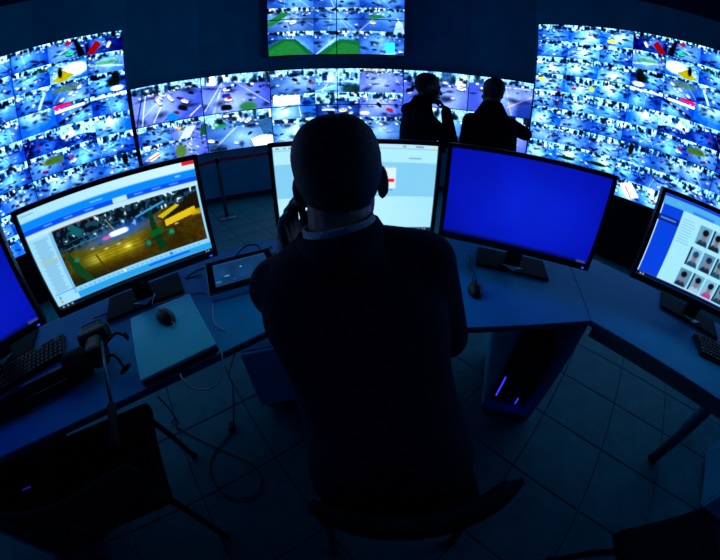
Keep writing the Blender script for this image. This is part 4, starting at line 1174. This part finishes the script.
hr = add_hair(Hm, op, M['hair']); hr.parent = op; hr.matrix_parent_inverse = op_inv
for s in (-1, 1):
    ey = MB().ell((s * .031, .078, .000), (.012, .010, .009), Hm).build('eye', M['eye'], op, True); ey.matrix_parent_inverse = op_inv
j = MB()
j.loft([(.085, .30, .455, .225, .155, 0), (.085, .295, .56, .222, .15, 0), (.075, .305, .68, .198, .138, 0), (.050, .335, .79, .165, .124, 0), (.020, .375, .88, .165, .120, 0),
        (-.008, .412, .97, .180, .115, 0), (-.020, .437, 1.04, .165, .095, 0), (-.026, .447, 1.085, .120, .078, 0), (-.033, .452, 1.112, .076, .072, 0)], 28)
j.cap((-.07, .447, 1.062), shL, .052, .066, 16); j.cap((.015, .447, 1.078), shR, .058, .068, 16)
j.cap(shL, elL, .066, .056, 16); j.cap(elL, elL.lerp(wrL, .86), .054, .040, 14)
j.cap(shR, elR, .066, .058, 16); j.cap(elR, elR.lerp(wrR, .90), .056, .040, 14)
jk = under(j.skin('jacket', M['suit'], op, .009, 5), op)
# jacket collar roll and shirt collar band
def ring_band(c, rx, ry, z0, z1, t, flare, roll, name, m, n=40, nod=0.0):
    T = Matrix.Translation(c) @ Matrix.Rotation(roll, 4, 'Y') @ Matrix.Rotation(nod, 4, 'X')
    mb = MB(); vs = []
    for (r, z) in ((0, z1), (t, z1), (t + flare, z0), (flare, z0)):
        for k in range(n):
            a = 2 * PI * k / n
            vs.append(((rx + r) * math.cos(a), (ry + r) * math.sin(a), z))
    fs = []
    for q in range(4):
        for k in range(n): fs.append((q * n + k, q * n + (k + 1) % n, ((q + 1) % 4) * n + (k + 1) % n, ((q + 1) % 4) * n + k))
    return mb.add(vs, fs, T).build(name, m, None, True)
sc_ = ring_band((-.036, .458, 1.124), .060, .063, -.02, .016, .004, .006, -.20, 'shirt_collar', M['shirt'], nod=-.10); under(sc_, op)
jc = ring_band((-.036, .456, 1.111), .066, .069, -.035, .019, .008, .022, -.20, 'jacket_collar', M['suit'], nod=-.10); under(jc, op)
cuffd = (wrL - elL).normalized()
cf = MB().tube([wrL - cuffd * .035, wrL + cuffd * .012], [.034, .033], 18).build('shirt_cuff', M['shirt'], None, True); under(cf, op)
tr_ = MB()
tr_.ell((.085, .33, .52), (.185, .14, .085))
for h2, k2, a2 in ((hL, kL, aL), (hR, kR, aR)):
    tr_.cap(h2, k2, .088, .068, 16); tr_.cap(k2, a2 + Vector((0, 0, .02)), .066, .052, 14)
under(tr_.skin('trousers', M['suit'], op, .01, 4), op)
for a2 in (aL, aR):
    s = MB().ell((a2.x, a2.y + .05, .045), (.046, .135, .045)); s.cap((a2.x, a2.y, .05), (a2.x, a2.y, .11), .042, .040)
    s.v = [(x, y, max(z, .0)) for (x, y, z) in s.v]
    under(s.build('shoe', M['shoe'], None, True), op)
ph = empty('phone', (-.113, .520, 1.125), 0, 'dark smartphone held at the ear of the seated man', 'phone')
Rp = Matrix.Rotation(math.radians(12), 4, 'Y').inverted() @ Matrix.Rotation(math.radians(-14), 4, 'X') @ Matrix.Rotation(math.radians(20), 4, 'Z')
MB().box((0, 0, 0), (.009, .070, .145), Rp, bev=.004).build('case', M['black'], ph)
MB().box((.0048, 0, 0), (.001, .064, .135), Rp).build('glass', M['black_gloss'], ph)
MB().box((-.0052, .018, .052), (.003, .018, .026), Rp, bev=.001).build('camera_bump', M['black_gloss'], ph)

# --- standing men
def standing(root, Hm, torso, arms, legs, hands, coat, trousers, hairm, extra=None):
    r0 = Vector(root.location)
    b = MB(); add_head(b, Hm)
    hc = Hm @ Vector((0, -.02, -.04)); nb = Vector((torso[-1][0], torso[-1][1], torso[-1][2]))
    b.cap(hc, nb - Vector((0, 0, .06)), .056, .062, 14)
    b.loft([(x, y, z, hx * .82, hy * .82, w) for (x, y, z, hx, hy, w) in torso])
    for s, e2, w in arms: b.cap(s, e2, .046, .038); b.cap(e2, w, .037, .026)
    for h2, k2, a2 in legs: b.cap(h2, k2, .078, .052, 14); b.cap(k2, a2, .05, .034)
    for hd_ in hands: hand(b, *hd_)
    under(b.skin('body', M['skin_shaded'], root, .0065, 3), root)
    o = add_hair(Hm, root, hairm, -.068); o.matrix_parent_inverse = Matrix.Translation(-r0)
    for s in (-1, 1):
        ey = MB().ell((s * .031, .078, .000), (.012, .010, .009), Hm).build('eye', M['eye'], root, True); ey.matrix_parent_inverse = Matrix.Translation(-r0)
    c = MB(); c.loft(torso)
    for s, e2, w in arms:
        t = Vector((torso[-2][0], torso[-2][1], s[2]))
        c.cap(t.lerp(Vector(s), .35), s, .062, .070, 14); c.cap(s, e2, .068, .056, 14); c.cap(e2, Vector(e2).lerp(Vector(w), .92), .055, .042, 14)
    if extra: extra(c)
    under(c.skin('jacket', coat, root, .01, 5), root)
    t = MB()
    z0 = torso[0]
    t.loft([(z0[0], z0[1], z0[2] - .12, z0[3] * .95, z0[4] * .95, z0[5]), (z0[0], z0[1], z0[2] + .08, z0[3] * .92, z0[4] * .92, z0[5])])
    for h2, k2, a2 in legs: t.cap(h2, k2, .092, .072, 14); t.cap(k2, Vector(a2) + Vector((0, 0, .02)), .070, .058, 14)
    under(t.skin('trousers', trousers, root, .012, 4), root)
    for (h2, k2, a2), fd in zip(legs, [Hm.to_3x3() @ Vector((0, 1, 0))] * 2):
        a2 = Vector(a2); R = Matrix.Rotation(math.atan2(-fd.x, fd.y), 4, 'Z')
        s = MB().ell((0, .05, .045), (.047, .138, .045)); s.cap((0, 0, .05), (0, 0, .11), .042, .040)
        s.v = [tuple((Matrix.Translation((a2.x, a2.y, 0)) @ R @ Vector((x, y, max(z, 0.0))))) for (x, y, z) in s.v]
        under(s.build('shoe', M['shoe'], None, True), root)

p1 = empty('person', (.47, 2.30, 0), 0, 'standing man in profile with hand on chin, hooded dark jacket', 'person')
H1 = head_frame((.522, 2.30, 1.606), -PI / 2 + .12, .05, 0)
standing(p1, H1,
         [(.475, 2.30, .84, .155, .19, 0), (.47, 2.30, 1.0, .155, .185, 0), (.462, 2.30, 1.16, .150, .195, 0), (.455, 2.30, 1.30, .140, .20, 0), (.452, 2.30, 1.40, .115, .185, 0), (.460, 2.30, 1.46, .095, .12, 0), (.490, 2.30, 1.545, .074, .074, 0)],
         [(Vector((.445, 2.115, 1.375)), Vector((.675, 2.105, 1.20)), Vector((.640, 2.19, 1.448))), (Vector((.45, 2.48, 1.375)), Vector((.50, 2.50, 1.10)), Vector((.66, 2.29, 1.14)))],
         [(Vector((.475, 2.22, .92)), Vector((.49, 2.21, .50)), Vector((.47, 2.21, .09))), (Vector((.475, 2.38, .92)), Vector((.49, 2.40, .50)), Vector((.47, 2.40, .09)))],
         [(Vector((.640, 2.19, 1.448)), (-.55, .40, .75), (-.8, .3, -.5), -1, 2.3, .92), (Vector((.66, 2.29, 1.14)), (.1, -1, .1), (-1, 0, 0), 1, .8, .95)],
         M['dark_cloth'], M['dark_cloth'], M['hair'],
         lambda c: (c.ell((.375, 2.30, 1.43), (.060, .13, .055)), c.ell((.40, 2.24, 1.46), (.05, .06, .035))))
p2 = empty('person', (.99, 2.15, 0), 0, 'standing man seen from behind with greying hair and one elbow out', 'person')
H2 = head_frame((1.000, 2.165, 1.612), .10, .06, 0)
standing(p2, H2,
         [(1.02, 2.15, .84, .21, .14, 0), (1.02, 2.15, 1.0, .215, .14, 0), (1.02, 2.15, 1.16, .222, .14, 0), (1.015, 2.15, 1.30, .215, .13, 0), (1.008, 2.15, 1.40, .195, .11, 0), (1.00, 2.15, 1.46, .130, .088, 0), (.998, 2.155, 1.550, .072, .072, 0)],
         [(Vector((.835, 2.15, 1.375)), Vector((.815, 2.20, 1.12)), Vector((.87, 2.38, .98))), (Vector((1.165, 2.15, 1.385)), Vector((1.335, 2.17, 1.34)), Vector((1.31, 2.40, 1.36)))],
         [(Vector((.91, 2.15, .92)), Vector((.90, 2.17, .50)), Vector((.89, 2.14, .09))), (Vector((1.07, 2.15, .92)), Vector((1.08, 2.17, .50)), Vector((1.09, 2.14, .09)))],
         [(Vector((.87, 2.38, .98)), (.2, .6, -.5), (.9, 0, .3), -1, .8, .95), (Vector((1.31, 2.40, 1.36)), (-.3, 1, .1), (-.3, 0, -1), -1, .4, .95)],
         M['dark_cloth'], M['dark_cloth'], M['hair_grey'])
